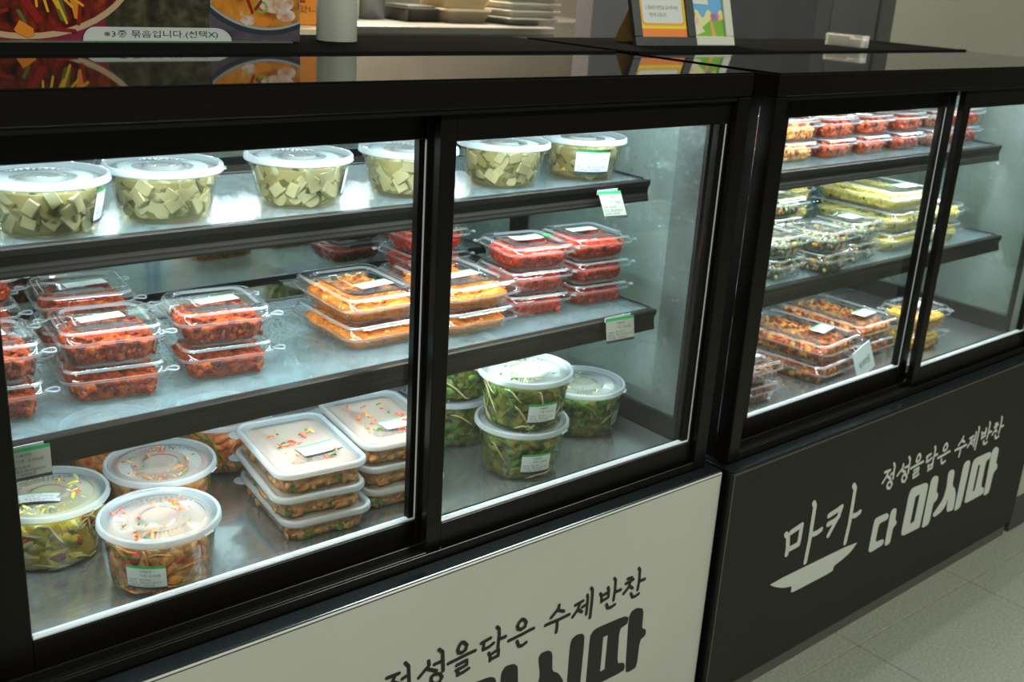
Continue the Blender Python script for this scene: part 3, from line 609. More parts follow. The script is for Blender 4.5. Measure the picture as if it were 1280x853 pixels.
def wall_bits(name, mats, parent, seed, n, z0, z1, rad, size, kinds, leaf=.5):
    """pieces pressed against the inside of a clear wall; rad(a, z) gives the wall radius"""
    R = random.Random(seed); b = MB()
    for k in range(n):
        a = R.uniform(0, 6.283); z = R.uniform(z0, z1); rr0 = rad(a, z) - .0012
        if R.random() < leaf:
            s = size * R.uniform(.6, 1.3)
            r3 = rr0 - s * .32
            b.blob((r3 * math.cos(a), r3 * math.sin(a), z), s, R.choice(kinds[0]), k + seed, (1, .62, .30), nrm=(math.cos(a), math.sin(a), 0), amp=.7)
        else:
            L = size * R.uniform(2, 4.2); sl = R.uniform(-1.4, 1.4); pts = []
            for i in range(6):
                t = (i / 5 - .5) * L; aa = a + t * math.cos(sl) / rr0; zz = min(z1, max(z0, z + t * math.sin(sl) + .002 * math.sin(i)))
                r2 = rad(aa, zz) - .0016; pts.append((r2 * math.cos(aa), r2 * math.sin(aa), zz))
            b.tube(pts, size * .10 * R.uniform(.7, 1.5), R.choice(kinds[1]), 5, taper=[.4, 1, 1, 1, 1, .5])
    b.clampz(.0016, z1 + .003); o = b.build(name, mats, parent); o['kind'] = 'stuff'; return o

# ------------------------------------------------------------------ round tubs
def tub_lid_mesh(R_, h):
    """pressed plastic lid: rolled rim, step, dished panel, ring of ribs, raised centre disc"""
    b = MB(); n = 96
    prof = [(R_ * .955, h - .0062), (R_, h - .0060), (R_ * 1.004, h - .0045), (R_ * .993, h - .0038), (R_ * .993, h - .0012), (R_ * .975, h), (R_ * .94, h), (R_ * .925, h - .0006)]
    b.loft([circ(r, z, n) for r, z in prof], 1)
    prof2 = [(R_ * .925, h - .0006), (R_ * .885, h - .0042), (R_ * .82, h - .0048), (R_ * .80, h - .0036), (R_ * .74, h - .0034)]
    b.loft([circ(r, z, n) for r, z in prof2], 0)
    ri, ro = R_ * .50, R_ * .74
    ring = []
    for r, dz in ((ro, 0), (ro * .985, 1), (ri * 1.02, 1), (ri, 0)):
        ring.append([Vector((r * math.cos(2*math.pi*i/n), r * math.sin(2*math.pi*i/n), h - .0034 - (.0022 if (i % 2 and dz) else 0))) for i in range(n)])
    b.loft(ring, 0, smooth=False)
    prof3 = [(ri, h - .0034), (R_ * .46, h - .0040), (R_ * .32, h - .0040), (R_ * .30, h - .0022), (R_ * .26, h - .0018), (R_ * .2, h - .0024), (.0006, h - .0026)]
    b.loft([circ(r, z, n) for r, z in prof3], 0, cap1=True)
    # lift tab
    b.box(R_ * .97, R_ * 1.035, -.006, .006, h - .0056, h - .0044, 1, c=.0006)
    return b
def tub_wall_mesh(r0, r1, h, flute=True):
    b = MB(); n = 96
    prof = [(.001, .0012), (r0 * .86, .0010), (r0 * .92, 0), (r0 * .97, .0004), (r0, .0022), (r0 + (r1 - r0) * .78, h * .74), (r1 * 1.0, h * .76)]
    b.loft([circ(r, z, n) for r, z in prof], 0, cap0=True)
    rs = []
    for r, z, k in ((r1 * 1.0, h * .76, 0), (r1 * 1.004, h * .78, 1), (r1 * 1.01, h * .90, 1), (r1 * 1.02, h - .004, 0)):
        rs.append([Vector(((r + (.0004 if (i % 2 and k) else 0)) * math.cos(2*math.pi*i/n), (r + (.0004 if (i % 2 and k) else 0)) * math.sin(2*math.pi*i/n), z)) for i in range(n)])
    b.loft(rs, 0, smooth=False)
    return b
RL, HL = .0508, .0465       # pickle tubs
RD, HD = .0528, .0600       # deck tubs
lidP = tub_lid_mesh(RL, HL).mesh('lid', [M_LID, M_LIDR]); wallP = tub_wall_mesh(.0385, .0462, HL).mesh('tub_wall', [M_OLIVEW])
lidD = tub_lid_mesh(RD, HD).mesh('lid', [M_LID, M_LIDR]); wallD = tub_wall_mesh(.0430, .0482, HD).mesh('tub_wall', [M_CLEARB])
def chunk(kind):
    b = MB()
    if kind == 'cube': b.box(-.0072, .0072, -.0055, .0055, -.0045, .0045, c=.0008)
    elif kind == 'slab': b.box(-.0085, .0085, -.0060, .0060, -.0022, .0022, c=.0006)
    elif kind == 'onion':
        rs = []
        for t in range(7):
            a = -1.0 + 2.0 * t / 6; w = .0052 * math.cos(a * .9)
            c0 = Vector((.0085 * math.sin(a), 0, .0085 * math.cos(a) - .007)); nrm = Vector((math.sin(a), 0, math.cos(a)))
            rs.append([c0 + Vector((0, -w, 0)) - nrm * .0008, c0 + Vector((0, w, 0)) - nrm * .0008, c0 + Vector((0, w, 0)) + nrm * .0008, c0 + Vector((0, -w, 0)) + nrm * .0008])
        b.loft(rs, 0, True, True)
    elif kind == 'ring':
        b.loft([circ(.0066, -.0018, 12), circ(.0072, 0, 12), circ(.0066, .0018, 12)], 0, True, True)
    elif kind == 'pepper': b.box(-.0075, .0075, -.0034, .0034, -.0014, .0014, c=.0005)
    elif kind == 'ypep': b.box(-.0055, .0055, -.0022, .0022, -.0010, .0010, c=.0004)
    return b
CH = {'radish_cube': (chunk('cube').mesh('radish_cube', F_RADISH), 4), 'radish_slab': (chunk('slab').mesh('radish_slab', F_RADISH), 3), 'onion_slice': (chunk('onion').mesh('onion_slice', F_ONION), 4),
      'garlic_slice': (chunk('ring').mesh('garlic_slice', F_ONION), 2), 'pepper_slice': (chunk('pepper').mesh('pepper_slice', F_PEPPER), 6), 'yellow_pepper_slice': (chunk('ypep').mesh('yellow_pepper_slice', F_YPEP), 2)}
CHL = [k for k, (m, w) in CH.items() for _ in range(w)]
def brine_core():
    b = MB(); b.loft([circ(r, z, 48) for r, z in ((.001, .0022), (.0315, .0022), (.0330, .004), (.0390, .0350), (.038, .0360), (.001, .0362))], 0)
    return b.mesh('brine', F_BRINE)
coreP = brine_core()
def pickle_tub(x, y, z, rz, label, seed, lab=None, f=W, tilt=0):
    t = empty('pickle_tub', f(x, y, z), rz, label, 'tub', 'round tubs of pickles on the top shelf')
    link('tub_wall', wallP, t); link('lid', lidP, t).rotation_euler = (0, 0, -1.3 + .1 * (seed % 4)); link('brine', coreP, t)
    R = random.Random(seed * 77); n = 0; used = []
    for row, zz in enumerate((.0092, .0128, .0172, .0216, .0265, .0318)):
        a = R.uniform(0, .5)
        while a < 6.2:
            kind = R.choice(CHL)
            if row == 0: kind = R.choice(('yellow_pepper_slice', 'garlic_slice', 'garlic_slice', 'pepper_slice'))
            rad_ = .0385 + (.0075) * (zz / HL) / .78 * .8 - R.uniform(.0068, .0078)
            o = link(kind, CH[kind][0], t); o.location = (rad_ * math.cos(a) * S, rad_ * math.sin(a) * S, (zz + R.uniform(-.001, .002)) * S)
            o.rotation_euler = (math.radians(90) + R.uniform(-.16, .16), R.uniform(-1.2, 1.2), a + math.pi / 2 + R.uniform(-.25, .25))
            s = R.uniform(.8, 1.1); o.scale = (s, s, s)
            a += R.uniform(.40, .54)
    if lab: side_label('price_label', .040, .028, .0085, .0385, .0452, 0, .034, lab - rz, t)
    return t
PK = [(.2345, .1680, 5.85, 'olive pickle tub at the far left of the top shelf, label turned rightward'), (.3365, .1780, None, 'olive pickle tub without a visible label, second from the left on the top shelf'),
      (.4685, .1810, 5.85, 'olive pickle tub standing alone, third from the left on the top shelf'), (.5900, .1780, 5.55, 'olive pickle tub half hidden behind the door mullion on the top shelf'),
      (.7120, .1780, None, 'olive pickle tub with no visible label, just right of the door mullion'), (.8250, .1760, 4.28, 'olive pickle tub facing front with its price label, rightmost on the top shelf')]
for k, (x, y, la, lb) in enumerate(PK): pickle_tub(x, y, .8697, k * .7, lb, k + 1, la)

def deck_tub(x, y, z, rz, label, seed, kind, group, lab=None, toplab=None, name='kimchi_tub', f=W, price='7,500원'):
    t = empty(name, f(x, y, z), rz, label, 'tub', group)
    link('tub_wall', wallD, t); l = link('lid', lidD, t); l.rotation_euler = (0, 0, -1.2 + .1 * (seed % 3))
    body, mats, kinds, topk, amp = kind
    rad = lambda a, zz: .0430 + .0052 * min(1, zz / (HD * .78))
    H_ = HD - .0085
    filling('food', [(.001, .001, .001, .0020), (.0395, .0395, .05, .0022)] + [(.0400 + .0048 * q, .0400 + .0048 * q, .06, .003 + (H_ - .004) * q) for q in (.08, .2, .35, .5, .65, .8, .95)] + [(.040, .040, .05, H_ + .001), (.03, .03, .04, H_ + .0015), (.02, .02, .03, H_ + .002), (.01, .01, .02, H_ + .002), (.001, .001, .001, H_ + .002)], body, t, seed, amp)
    wall_bits('food_pieces', mats, t, seed * 9, 130, .004, H_ - .003, rad, .0095, kinds, leaf=.62)
    strands('top_pieces', mats, t, seed, 60, .022, .0013, H_ + .0016, .032, .032, kinds=topk)
    if lab is not None: side_label('price_label', .034, .024, .0110, .0433, .0486, .002, .045, lab - rz, t, price)
    if toplab is not None: flat_label('price_label', .044, .020, HD - .0005, toplab[0], toplab[1], toplab[2] - rz, t, price, bend=-.002)
    return t
KIM = (F_KIMCHI, [F_KLEAF, F_KIMCHI, F_GREEN, F_REDBIT], ([0, 0, 1, 3], [0, 2, 2, 0]), [0, 1, 3, 2], .0016)
ORK = (F_ORKIM, [F_ORKIM, F_KLEAF, F_GREEN, F_REDBIT], ([0, 0, 1, 1], [2, 2, 0]), [0, 1, 3], .0016)
GRN = (F_GKIM, [F_GLEAF, F_SPROUT, F_GREEN, F_CARROT, F_GKIM], ([0, 4, 4, 2, 4, 0], [1, 1, 0, 2, 1, 4, 4]), [0, 1, 2, 1, 1], .0016)
YEL = (F_YELLOW, [F_YLEAF, F_SPROUT, F_REDBIT, F_GREEN], ([0, 0, 0, 0, 0, 2, 1], [1, 1, 0, 0]), [0, 1, 1, 2], .0016)
DZ = .5622
GD = 'round kimchi tubs on the bottom deck, left door'; GV = 'round tubs of greens on the bottom deck, right door'
deck_tub(.2907, .1095, DZ, 0, 'tub of cabbage kimchi with green stems, frontmost at the bottom left', 1, KIM, GD, lab=4.05, price='5,000원')
deck_tub(.2250, .2020, DZ, 0, 'tub of yellow cabbage salad, price label on its lid, bottom left corner', 2, YEL, GD, toplab=(-.014, -.006, -.35), name='cabbage_salad_tub', price='5,000원')
deck_tub(.3330, .2110, DZ, .4, 'frosted-lid kimchi tub directly behind the frontmost one', 3, KIM, GD)
deck_tub(.3250, .3175, DZ, 1.0, 'rear kimchi tub whose lid shows through the middle shelf glass', 4, ORK, GD)
deck_tub(.2150, .3130, DZ, 1.0, 'rear tub at the far left corner, its lid seen through the middle shelf glass', 14, ORK, GD)
deck_tub(.4360, .2950, DZ, .2, 'tub of orange kimchi with green stems, behind the stacked rectangular boxes', 5, ORK, GD)
deck_tub(.7030, .1090, DZ, 0, 'lower tub of sprouts and greens in the front stack, label low on its side', 6, GRN, GV, lab=4.42, name='greens_tub', price='5,000원')
deck_tub(.7050, .1100, DZ + .0575, 0, 'upper tub of sprouts and greens in the front stack behind the right door', 7, GRN, GV, lab=4.48, name='greens_tub', price='5,000원')
deck_tub(.8370, .1560, DZ, 0, 'single tub of dark greens standing alone at the right end of the deck', 8, GRN, GV, lab=5.3, name='greens_tub', price='5,000원')
deck_tub(.6850, .2180, DZ, 0, 'lower tub of mixed greens, rear stack left of the front greens', 9, GRN, GV, name='greens_tub')
deck_tub(.6870, .2190, DZ + .0575, 0, 'upper tub of mixed greens, rear stack, its lid under the middle shelf', 10, GRN, GV, name='greens_tub')

# ------------------------------------------------------------------ rectangular lidded kimchi boxes
def kimchi_box_parts(hx, hy, h):
    b = MB()
    b.loft([rr(hx * .80, hy * .84, .010, 0), rr(hx * .84, hy * .87, .012, .002), rr(hx * .90, hy * .92, .013, h * .62), rr(hx * .93, hy * .945, .014, h - .005)], 0, cap0=True)
    wall = b.mesh('box_wall', [M_CLEARB])
    b = MB()
    b.loft([rr(hx * .955, hy * .965, .014, h - .0058), rr(hx, hy, .0165, h - .0056), rr(hx * 1.004, hy * 1.003, .017, h - .004), rr(hx * .995, hy * .996, .0165, h - .0012), rr(hx * .975, hy * .982, .016, h), rr(hx * .91, hy * .935, .013, h), rr(hx * .885, hy * .915, .012, h - .0014)], 1)
    b.loft([rr(hx * .885, hy * .915, .012, h - .0014), rr(hx * .82, hy * .865, .010, h - .0034), rr(hx * .74, hy * .80, .009, h - .0036), rr(hx * .71, hy * .78, .008, h - .0022), rr(hx * .52, hy * .64, .006, h - .0022), rr(hx * .50, hy * .625, .006, h - .0030), rr(hx * .05, hy * .05, .002, h - .0030)], 0, cap1=True)
    # half-round pull tab at the rear left corner
    pts = [Vector((-hx * 1.0 + .0005, hy * .72 + .0085 * math.sin(t), 0)) - Vector((.0088 * math.cos(t), 0, 0)) for t in [math.pi * (i / 8) - math.pi / 2 for i in range(9)]]
    b.loft([[Vector((p.x, p.y, h - .0052)) for p in pts], [Vector((p.x, p.y, h - .0042)) for p in pts]], 0, True, True)
    return wall, b.mesh('lid', [M_LID, M_LIDR])
KX, KY, KH = .0470, .0670, .0258
kwall, klid = kimchi_box_parts(KX, KY, KH)
def kimchi_box(x, y, z, rz, label, seed, top=None, f=W, group='rectangular kimchi boxes stacked in threes'):
    t = empty('kimchi_box', f(x, y, z), rz, label, 'food box', group)
    link('box_wall', kwall, t); link('lid', klid, t)
    H_ = KH - .0055
    filling('kimchi', [(.001, .001, .001, .0012), (KX * .78, KY * .82, .010, .0014)] + [(KX * (.82 + .085 * q), KY * (.85 + .07 * q), .012, .002 + (H_ - .003) * q) for q in (.1, .4, .7, .95)] + [(KX * .8, KY * .84, .010, H_ + .0005), (KX * .55, KY * .6, .008, H_ + .001), (KX * .3, KY * .3, .006, H_ + .001), (.001, .001, .001, H_ + .001)], F_KIMCHI, t, seed, .0016, dens=72)
    R = random.Random(seed); b = MB()
    for k in range(110):
        s_ = R.choice((0, 1, 2, 3)); u = R.uniform(-.9, .9); z_ = R.uniform(.004, H_ - .003); q_ = R.uniform(.004, .0085)
        fx, fy = ((u * KX * .82, -KY * .86), (u * KX * .82, KY * .86), (-KX * .83, u * KY * .84), (KX * .83, u * KY * .84))[s_]
        b.blob((fx, fy, z_), q_, R.choice((0, 0, 1, 1, 2)), k + seed, (1, .6, .25), nrm=((0, 1, 0), (0, 1, 0), (1, 0, 0), (1, 0, 0))[s_], amp=.7)
    b.clampz(.0016, KH - .005); o = b.build('cabbage_pieces', [F_KLEAF, F_KIMCHI, F_GREEN], t); o['kind'] = 'stuff'
    if top:
        strands('top_pieces', [F_REDBIT, F_KLEAF, F_GREEN], t, seed, 26, .016, .0012, H_ + .0014, KX * .55, KY * .6, kinds=[0, 0, 1, 2])
        flat_label('price_label', .040, .024, KH - .0019, .012, -.020, .12, t, '5,000원', bend=.0006)
    return t
for k in range(3):
    nm = ('bottom', 'middle', 'top')[k]
    kimchi_box(.4490 + (.004, -.001, 0)[k], .1480 + (-.002, 0, 0)[k], DZ + k * .0250, math.radians((-6, -8, -7)[k]), '%s rectangular kimchi box in the stack left of the mullion%s' % (nm, ', label on its lid' if k == 2 else ''), 20 + k, k == 2)
    kimchi_box(.5500 + (.001, 0, 0)[k], .1590 + (0, .001, 0)[k], DZ + k * .0250, math.radians((-6, -7, -7)[k]), '%s rectangular kimchi box in the stack cut off by the mullion%s' % (nm, ', label on its lid' if k == 2 else ''), 30 + k, k == 2)

# ------------------------------------------------------------------ clear clamshell boxes
def clam_parts(hx, hy, h, zr, fl=.0007, ears=True, dome=.80):
    b = MB(); m = 112
    b.loft([rr_dense(hx * .76, hy * .76, .010, .0, m, 0), rr_dense(hx * .80, hy * .80, .012, .0012, m, fl), rr_dense(hx * .86, hy * .86, .012, zr * .85, m, fl), rr_dense(hx * .93, hy * .93, .013, zr, m, 0), rr_dense(hx, hy, .015, zr, m), rr_dense(hx, hy, .015, zr + .001, m)], 0, cap0=True, smooth=True, mis=[1, 0, 0, 0, 1])
    base = b
    l = MB()
    l.loft([rr_dense(hx * .995, hy * .995, .015, zr + .0014, m), rr_dense(hx * .995, hy * .995, .015, zr + .0026, m), rr_dense(hx * .95, hy * .95, .013, zr + .0028, m), rr_dense(hx * .92, hy * .92, .013, h - .003, m),
            rr_dense(hx * .88, hy * .88, .012, h - .0008, m), rr_dense(hx * .84, hy * .84, .012, h, m), rr_dense(hx * dome, hy * dome, .012, h, m), rr_dense(hx * (dome - .04), hy * (dome - .04), .011, h - .0022, m), rr_dense(hx * .1, hy * .1, .002, h - .0022, m)], 0, cap1=True, mis=[1, 0, 0, 1, 0, 0, 1, 0])
    if ears:
        k_ = 1.0 if ears is True else .5
        for sx, sy in ((1, -1), (1, 1), (-1, 1)):
            c = Vector((sx * (hx + .0012 * k_), sy * (hy - .009), 0))
            for k, rr_ in enumerate((.0058 * k_,)):
                pts = [Vector((c.x + sx * (rr_ * math.cos(t)), c.y + rr_ * .8 * math.sin(t), zr + .002 + .0006 * math.sin(2 * t))) for t in [2 * math.pi * i / 14 for i in range(15)]]
                l.tube(pts, .0009, 1, 5)
            l.box(c.x - sx * .004, c.x + sx * .0045 * k_, c.y - .004, c.y + .004, zr + .0016, zr + .0024)
    else:
        for sx, sy in ((1, -1), (-1, 1)):
            l.loft([[Vector((sx * hx * .97, sy * hy * .97 - sy * .016, zz)), Vector((sx * (hx + .0085), sy * (hy + .0035), zz)), Vector((sx * hx * .97 - sx * .012, sy * hy * 1.0, zz))] for zz in (zr + .0016, zr + .0024)], 0, True, True)
    return base.mesh('box_base', [M_CLEAR, M_EDGE]), l.mesh('box_lid', [M_CLEAR, M_EDGE])
CLAM = {'small': (.0450, .0420, .0330, .0215, .0010, True, .74), 'low': (.0450, .0430, .0270, .0180, .0010, 2, .74), 'mid': (.0425, .0410, .0280, .0185, .0006, 2, .74), 'wide': (.0490, .0650, .0280, .0145, .0004, False, .70), 'square': (.0405, .0415, .0290, .0175, .0002, False, .58), 'long': (.0600, .0850, .0300, .0180, .0002, False, .80)}
CM = {k: clam_parts(v[0], v[1], v[2], v[3], v[4], v[5], v[6]) for k, v in CLAM.items()}
_fcache = {}
def clam_food(t, kind, size, seed, style):
    hx, hy, h, zr = CLAM[size][:4]; key = (kind, size, seed % 3, style)
    if key in _fcache:
        for nm, me in _fcache[key]:
            o = link(nm, me, t)
            if nm != 'food': o['kind'] = 'stuff'
        return
    a = FK[kind]; H_ = zr * (.86 if size in ('small', 'low', 'mid') else .95)
    made = []
    o = filling('food', [(.001, .001, .001, .0012), (hx * .72, hy * .72, .012, .0014)] + [(hx * (.755 + .065 * q), hy * (.755 + .065 * q), .014, .002 + (H_ - .003) * q) for q in (.1, .4, .7, .95)] + [(hx * .74, hy * .74, .014, H_ + .0012), (hx * .6, hy * .6, .010, H_ + .003), (hx * .5, hy * .5, .006, H_ + .0036), (hx * .4, hy * .4, .006, H_ + .0038), (hx * .3, hy * .3, .006, H_ + .0040), (hx * .2, hy * .2, .006, H_ + .004), (.001, .001, .001, H_ + .004)], a[0], t, seed, .0030, fr=55, top_amp=.0050, dens=96)
    made.append(('food', o.data))
    R = random.Random(seed * 3); b = MB()
    n = int(a[3] * 2.4 * hx * hy / .0017)
    for k in range(n):
        if k % 2: x, y, z = R.uniform(-.64, .64) * hx, R.uniform(-.64, .64) * hy, H_ + R.uniform(.001, .0045)
        else:
            s_ = R.choice((0, 1, 2, 3)); u = R.uniform(-.62, .62); z = R.uniform(.004, H_)
            q_ = .725 + .06 * z / H_
            x, y = ((u * hx, -hy * q_), (u * hx, hy * q_), (-hx * q_, u * hy), (hx * q_, u * hy))[s_]; nm_ = ((0, 1, 0), (0, 1, 0), (1, 0, 0), (1, 0, 0))[s_]
        if k % 2: nm_ = (R.uniform(-.5, .5), R.uniform(-.5, .5), 1)
        b.blob((x, y, z), R.uniform(.0028, .0062) * a[4], R.choice(a[2]), k + seed, (1, .7, .42), nrm=nm_, amp=.8)
    b.clampz(.0016, h - .003); o = b.build('food_pieces', a[1], t); o['kind'] = 'stuff'; made.append(('food_pieces', o.data))
    if style == 'strand':
        b2 = strands('food_strands', a[1], t, seed + 5, 90 if size != 'long' else 150, .028, .0009, H_ + .0032, hx * .70, hy * .70, curl=4, kinds=a[2]); made.append(('food_strands', b2.data))
    _fcache[key] = made
FK = {'red': (F_RED, [F_RED, F_DRED, F_REDBIT], [0, 0, 1], 46, 1.0), 'bright': (F_REDB, [F_REDB, F_RED], [0, 0, 1], 46, 1.0), 'dred': (F_DRED, [F_DRED, F_RED], [0, 1], 40, 1.1),
      'orange': (F_ORANGE, [F_ORSTR, F_ORANGE], [0, 0, 1], 30, .8), 'noodle': (F_NOODLE, [F_NSTR, F_NOODLE, F_GREEN], [0, 0, 0, 1, 1, 2], 30, .9), 'salad': (F_SALAD, [F_SALAD, F_CARROT, F_GLEAF, F_SPROUT], [0, 0, 0, 1, 2, 3, 3], 54, .9),
      'dark': (F_DARK, [F_DARK, F_DRED], [0, 1], 40, 1.0), 'fried': (F_FRIED, [F_FRIED, F_RED], [0, 0, 1], 46, 1.1), 'mustard': (F_MUSTARD, [F_MUSTARD, F_FRIED], [0, 0, 1], 36, 1.0), 'mixed': (F_RED, [F_RED, F_FRIED, F_CARROT, F_DARK], [0, 1, 1, 2, 3], 90, 1.3)}
def clamshell(x, y, z, rz, label, kind, size, seed, group, lab=None, f=W, style='lump', name='clear_food_box', price='3,500원', dot=False):
    t = empty(name, f(x, y, z), rz, label, 'food box', group)
    b_, l_ = CM[size]; link('box_base', b_, t); link('box_lid', l_, t)
    clam_food(t, kind, size, seed, style)
    if lab:
        hx, hy, h, zr = CLAM[size][:4]
        flat_label('price_label', lab[3] if len(lab) > 3 else .038, lab[4] if len(lab) > 4 else .018, h + .0002 - (0.0008 if size in ('wide', 'long') else 0), lab[0], lab[1], lab[2], t, price, bend=lab[5] if len(lab) > 5 else 0)
    if dot:
        b = MB(); b.box(-.004, .004, -.0035, .0035, 0, .0003); b.build('green_sticker', plain('green_sticker_mat', (.02, .62, .05), .4), t, loc=(.029 * S, .004 * S, (CLAM[size][2] + .0002) * S))
    return t
SZ = .7235; G2 = 'clear boxes of red side dish on the middle shelf, left case'; G3 = 'clear boxes of orange shreds on the middle shelf'
def stack(x, y, rz, n, where, kind, size, seed, group, lab=None, z=SZ, f=W, jit=.001, style='lump', pitch=None, names=None, dot=False):
    R = random.Random(seed); h = pitch or CLAM[size][2] - .0010
    names = names or {1: ['single'], 2: ['lower', 'upper'], 3: ['bottom', 'middle', 'top'], 4: ['lowest', 'second lowest', 'third', 'topmost']}[n]
    for k in range(n):
        clamshell(x + R.uniform(-jit, jit), y + R.uniform(-jit, jit), z + k * (h + .0013), rz + R.uniform(-.03, .03), names[k] + ' ' + where, kind, size, seed + k, group, lab if k == n - 1 else None, f, style, dot=dot and k == n - 1)
stack(.1745, .1690, -.14, 2, 'red side dish box, first front stack at the extreme left of the middle shelf', 'red', 'small', 50, G2, (.0, -.004, .10))
stack(.1860, .2720, -.10, 3, 'red side dish box, extreme left rear stack of the middle shelf', 'red', 'small', 53, G2)
stack(.2745, .1680, -.16, 2, 'red side dish box, second front stack from the left, middle shelf', 'red', 'small', 56, G2, (-.004, -.004, .16))
stack(.2900, .2720, -.14, 2, 'red side dish box behind the second front stack, middle shelf', 'red', 'small', 59, G2, (.004, -.004, .16))
stack(.3765, .1700, -.16, 2, 'red side dish box in the stack standing alone before the orange boxes', 'red', 'small', 62, G2, (.0, -.004, .16))
stack(.5420, .1900, -.03, 2, 'box of orange shreds left of the door mullion', 'orange', 'wide', 65, G3, (.006, -.018, .12, .040, .020), style='strand')
stack(.6490, .1750, -.02, 2, 'box of orange shreds half behind the door mullion', 'orange', 'wide', 68, G3, (.000, -.014, .10, .040, .020), style='strand')
stack(.6870, .2850, -.04, 3, 'red side dish box in the rear stack behind the orange boxes', 'bright', 'low', 71, G2, (.0, -.004, -.02))
stack(.7470, .1720, -.12, 3, 'bright red side dish box in the green-dot stack', 'bright', 'low', 74, G2, (-.002, .000, .02, .038, .020, .0012), dot=True)
stack(.8385, .1720, -.06, 3, 'bright red side dish box in the rightmost stack, middle shelf', 'bright', 'low', 77, G2, (-.004, .004, .02))

# right-hand case
GR1 = 'clear boxes of red side dishes on the top shelf, right case'
ord_ = ['first', 'second', 'third', 'fourth', 'fifth', 'sixth', 'seventh']
for k, (x, kd) in enumerate(((-.440, 'fried'), (-.347, 'fried'), (-.256, 'red'), (-.165, 'red'), (-.074, 'dred'), (.017, 'dark'), (.100, 'dred'))):
    stack(x, .190, 0, 2, 'box, %s front stack from the left, top shelf of right case' % ord_[k], kd, 'mid', 80 + 3 * k, GR1, z=.8645, f=WR)
for k, (x, kd) in enumerate(((-.400, 'red'), (-.290, 'dred'), (-.190, 'red'), (-.080, 'dark'))):
    stack(x, .282, 0, 2, 'box, %s rear stack from the left, top shelf of right case' % ord_[k], kd, 'mid', 101 + 3 * k, GR1, z=.8645, f=WR)
GR2 = 'clear boxes of mixed vegetables on the middle shelf, right case'
SR = .7230
stack(-.408, .142, .05, 2, 'mixed vegetables box at the left front, middle shelf of right case', 'salad', 'square', 120, GR2, z=SR, f=WR)
stack(-.315, .215, .0, 3, 'mixed vegetables box, left rear stack, middle shelf of right case', 'salad', 'square', 123, GR2, (.0, .0, 0, .030, .028), z=SR, f=WR)
stack(-.318, .128, .06, 2, 'mixed vegetables box, second front stack, middle shelf of right case', 'salad', 'square', 126, GR2, z=SR, f=WR)
stack(-.225, .142, .03, 2, 'mixed vegetables box beside the yellow noodles, right case', 'salad', 'square', 129, GR2, (.0, .0, 0, .030, .028), z=SR, f=WR)
GR3 = 'clear boxes of yellow noodles on the middle shelf, right case'
stack(-.100, .188, .02, 3, 'long box of yellow noodles in the front stack, right case', 'noodle', 'long', 132, GR3, (.020, -.040, 0, .040, .026), z=SR, f=WR, style='strand')
stack(-.215, .272, .02, 4, 'box of yellow noodles, rear stack behind the mixed vegetables, right case', 'noodle', 'square', 136, GR3, z=SR, f=WR, style='strand')
stack(.015, .150, 0, 2, 'box of yellow noodles right of the mullion, right case', 'noodle', 'square', 140, GR3, (.0, .0, 0, .030, .028), z=SR, f=WR, style='strand')
clamshell(*[.098, .200, SR], 0, 'single dark red side dish box at the right end, middle shelf of right case', 'dred', 'small', 142, GR2, None, WR)
GR4 = 'clear boxes on the bottom deck, right case'
DR = .5622
stack(-.455, .122, 0, 2, 'small box of braised dish at the left front of the deck, right case', 'dark', 'square', 150, GR4, (.0, .0, 0, .036, .030), z=DR, f=WR)
stack(-.290, .160, .12, 2, 'long box of red crispy dish, left of two on the deck, right case', 'mixed', 'long', 153, GR4, (.022, -.030, .10, .040, .026), z=DR, f=WR)
stack(-.155, .182, .05, 2, 'long box of red crispy dish beside the mullion on the deck, right case', 'mixed', 'long', 156, GR4, (.018, -.036, .06, .040, .026), z=DR, f=WR)
stack(-.300, .305, math.pi / 2, 2, 'box of fried dish at the back of the deck, right case', 'mixed', 'wide', 159, GR4, None, z=DR, f=WR)
stack(-.035, .118, 0, 2, 'small box of mustard yellow pickle right of the mullion on the deck', 'mustard', 'small', 162, GR4, (.0, .0, 0, .036, .028), z=DR, f=WR)

# ------------------------------------------------------------------ price tags
def hang_tag(label, pts, bend, price, f=W, lean=0.0):
    """paper tag hung over a rail; pts: origin x, y, z and width, height, roll"""
    x, y, z, w, h, roll = pts; NV = 5
    c, s = math.cos(roll), math.sin(roll)
    def fn(u, v, off):
        v2 = v - h; return (u * c - v2 * s, -.0006 - off - lean * (-v2), u * s + v2 * c)
    b = label_mb(w, h, fn, price)
    n = b.add([fn(0, 0, -.0004), fn(w, 0, -.0004), fn(w, h, -.0004), fn(0, h, -.0004)]); b.face((n, n+3, n+2, n+1), 0)
    root = empty('price_tag', f(x, y, z), 0, label, 'price tag', 'paper price tags on the shelf rails')
    b.build('tag_paper', [M_TAGP] + LMATS[1:], root)
    m = MB(); m.box(.0, w * .9, 0.0002, .0012, -.004, .0012); m.build('tag_clip', M_GASKET, root)
    return root
hang_tag('white price tag tilted on the top shelf rail at its right end', (.7985, .1175, .8640, .034, .0270, -.05), .004, '7,500원', lean=.6)
hang_tag('white price tag on the middle shelf rail below the rightmost red boxes', (.7980, .0875, .7255, .0440, .0270, -.03), .004, '8,500원', lean=.20)
hang_tag('white price tag on the middle shelf rail above the yellow salad tub', (.1575, .0875, .7215, .0410, .0260, -.02), .004, '5,000원', lean=.10)
t = empty('price_card', WR(-.258, .0665, DR), TH, 'white price card leaning inside the glass on the deck, right case', 'price tag')
b = MB(); b.box(0, .046, 0, .0012, 0, .042, M=Matrix.Rotation(-.22, 4, 'X') @ Matrix.Rotation(-.30, 4, 'Y')); b.build('card', plain('card_white', (.62, .68, .72), .4), t)
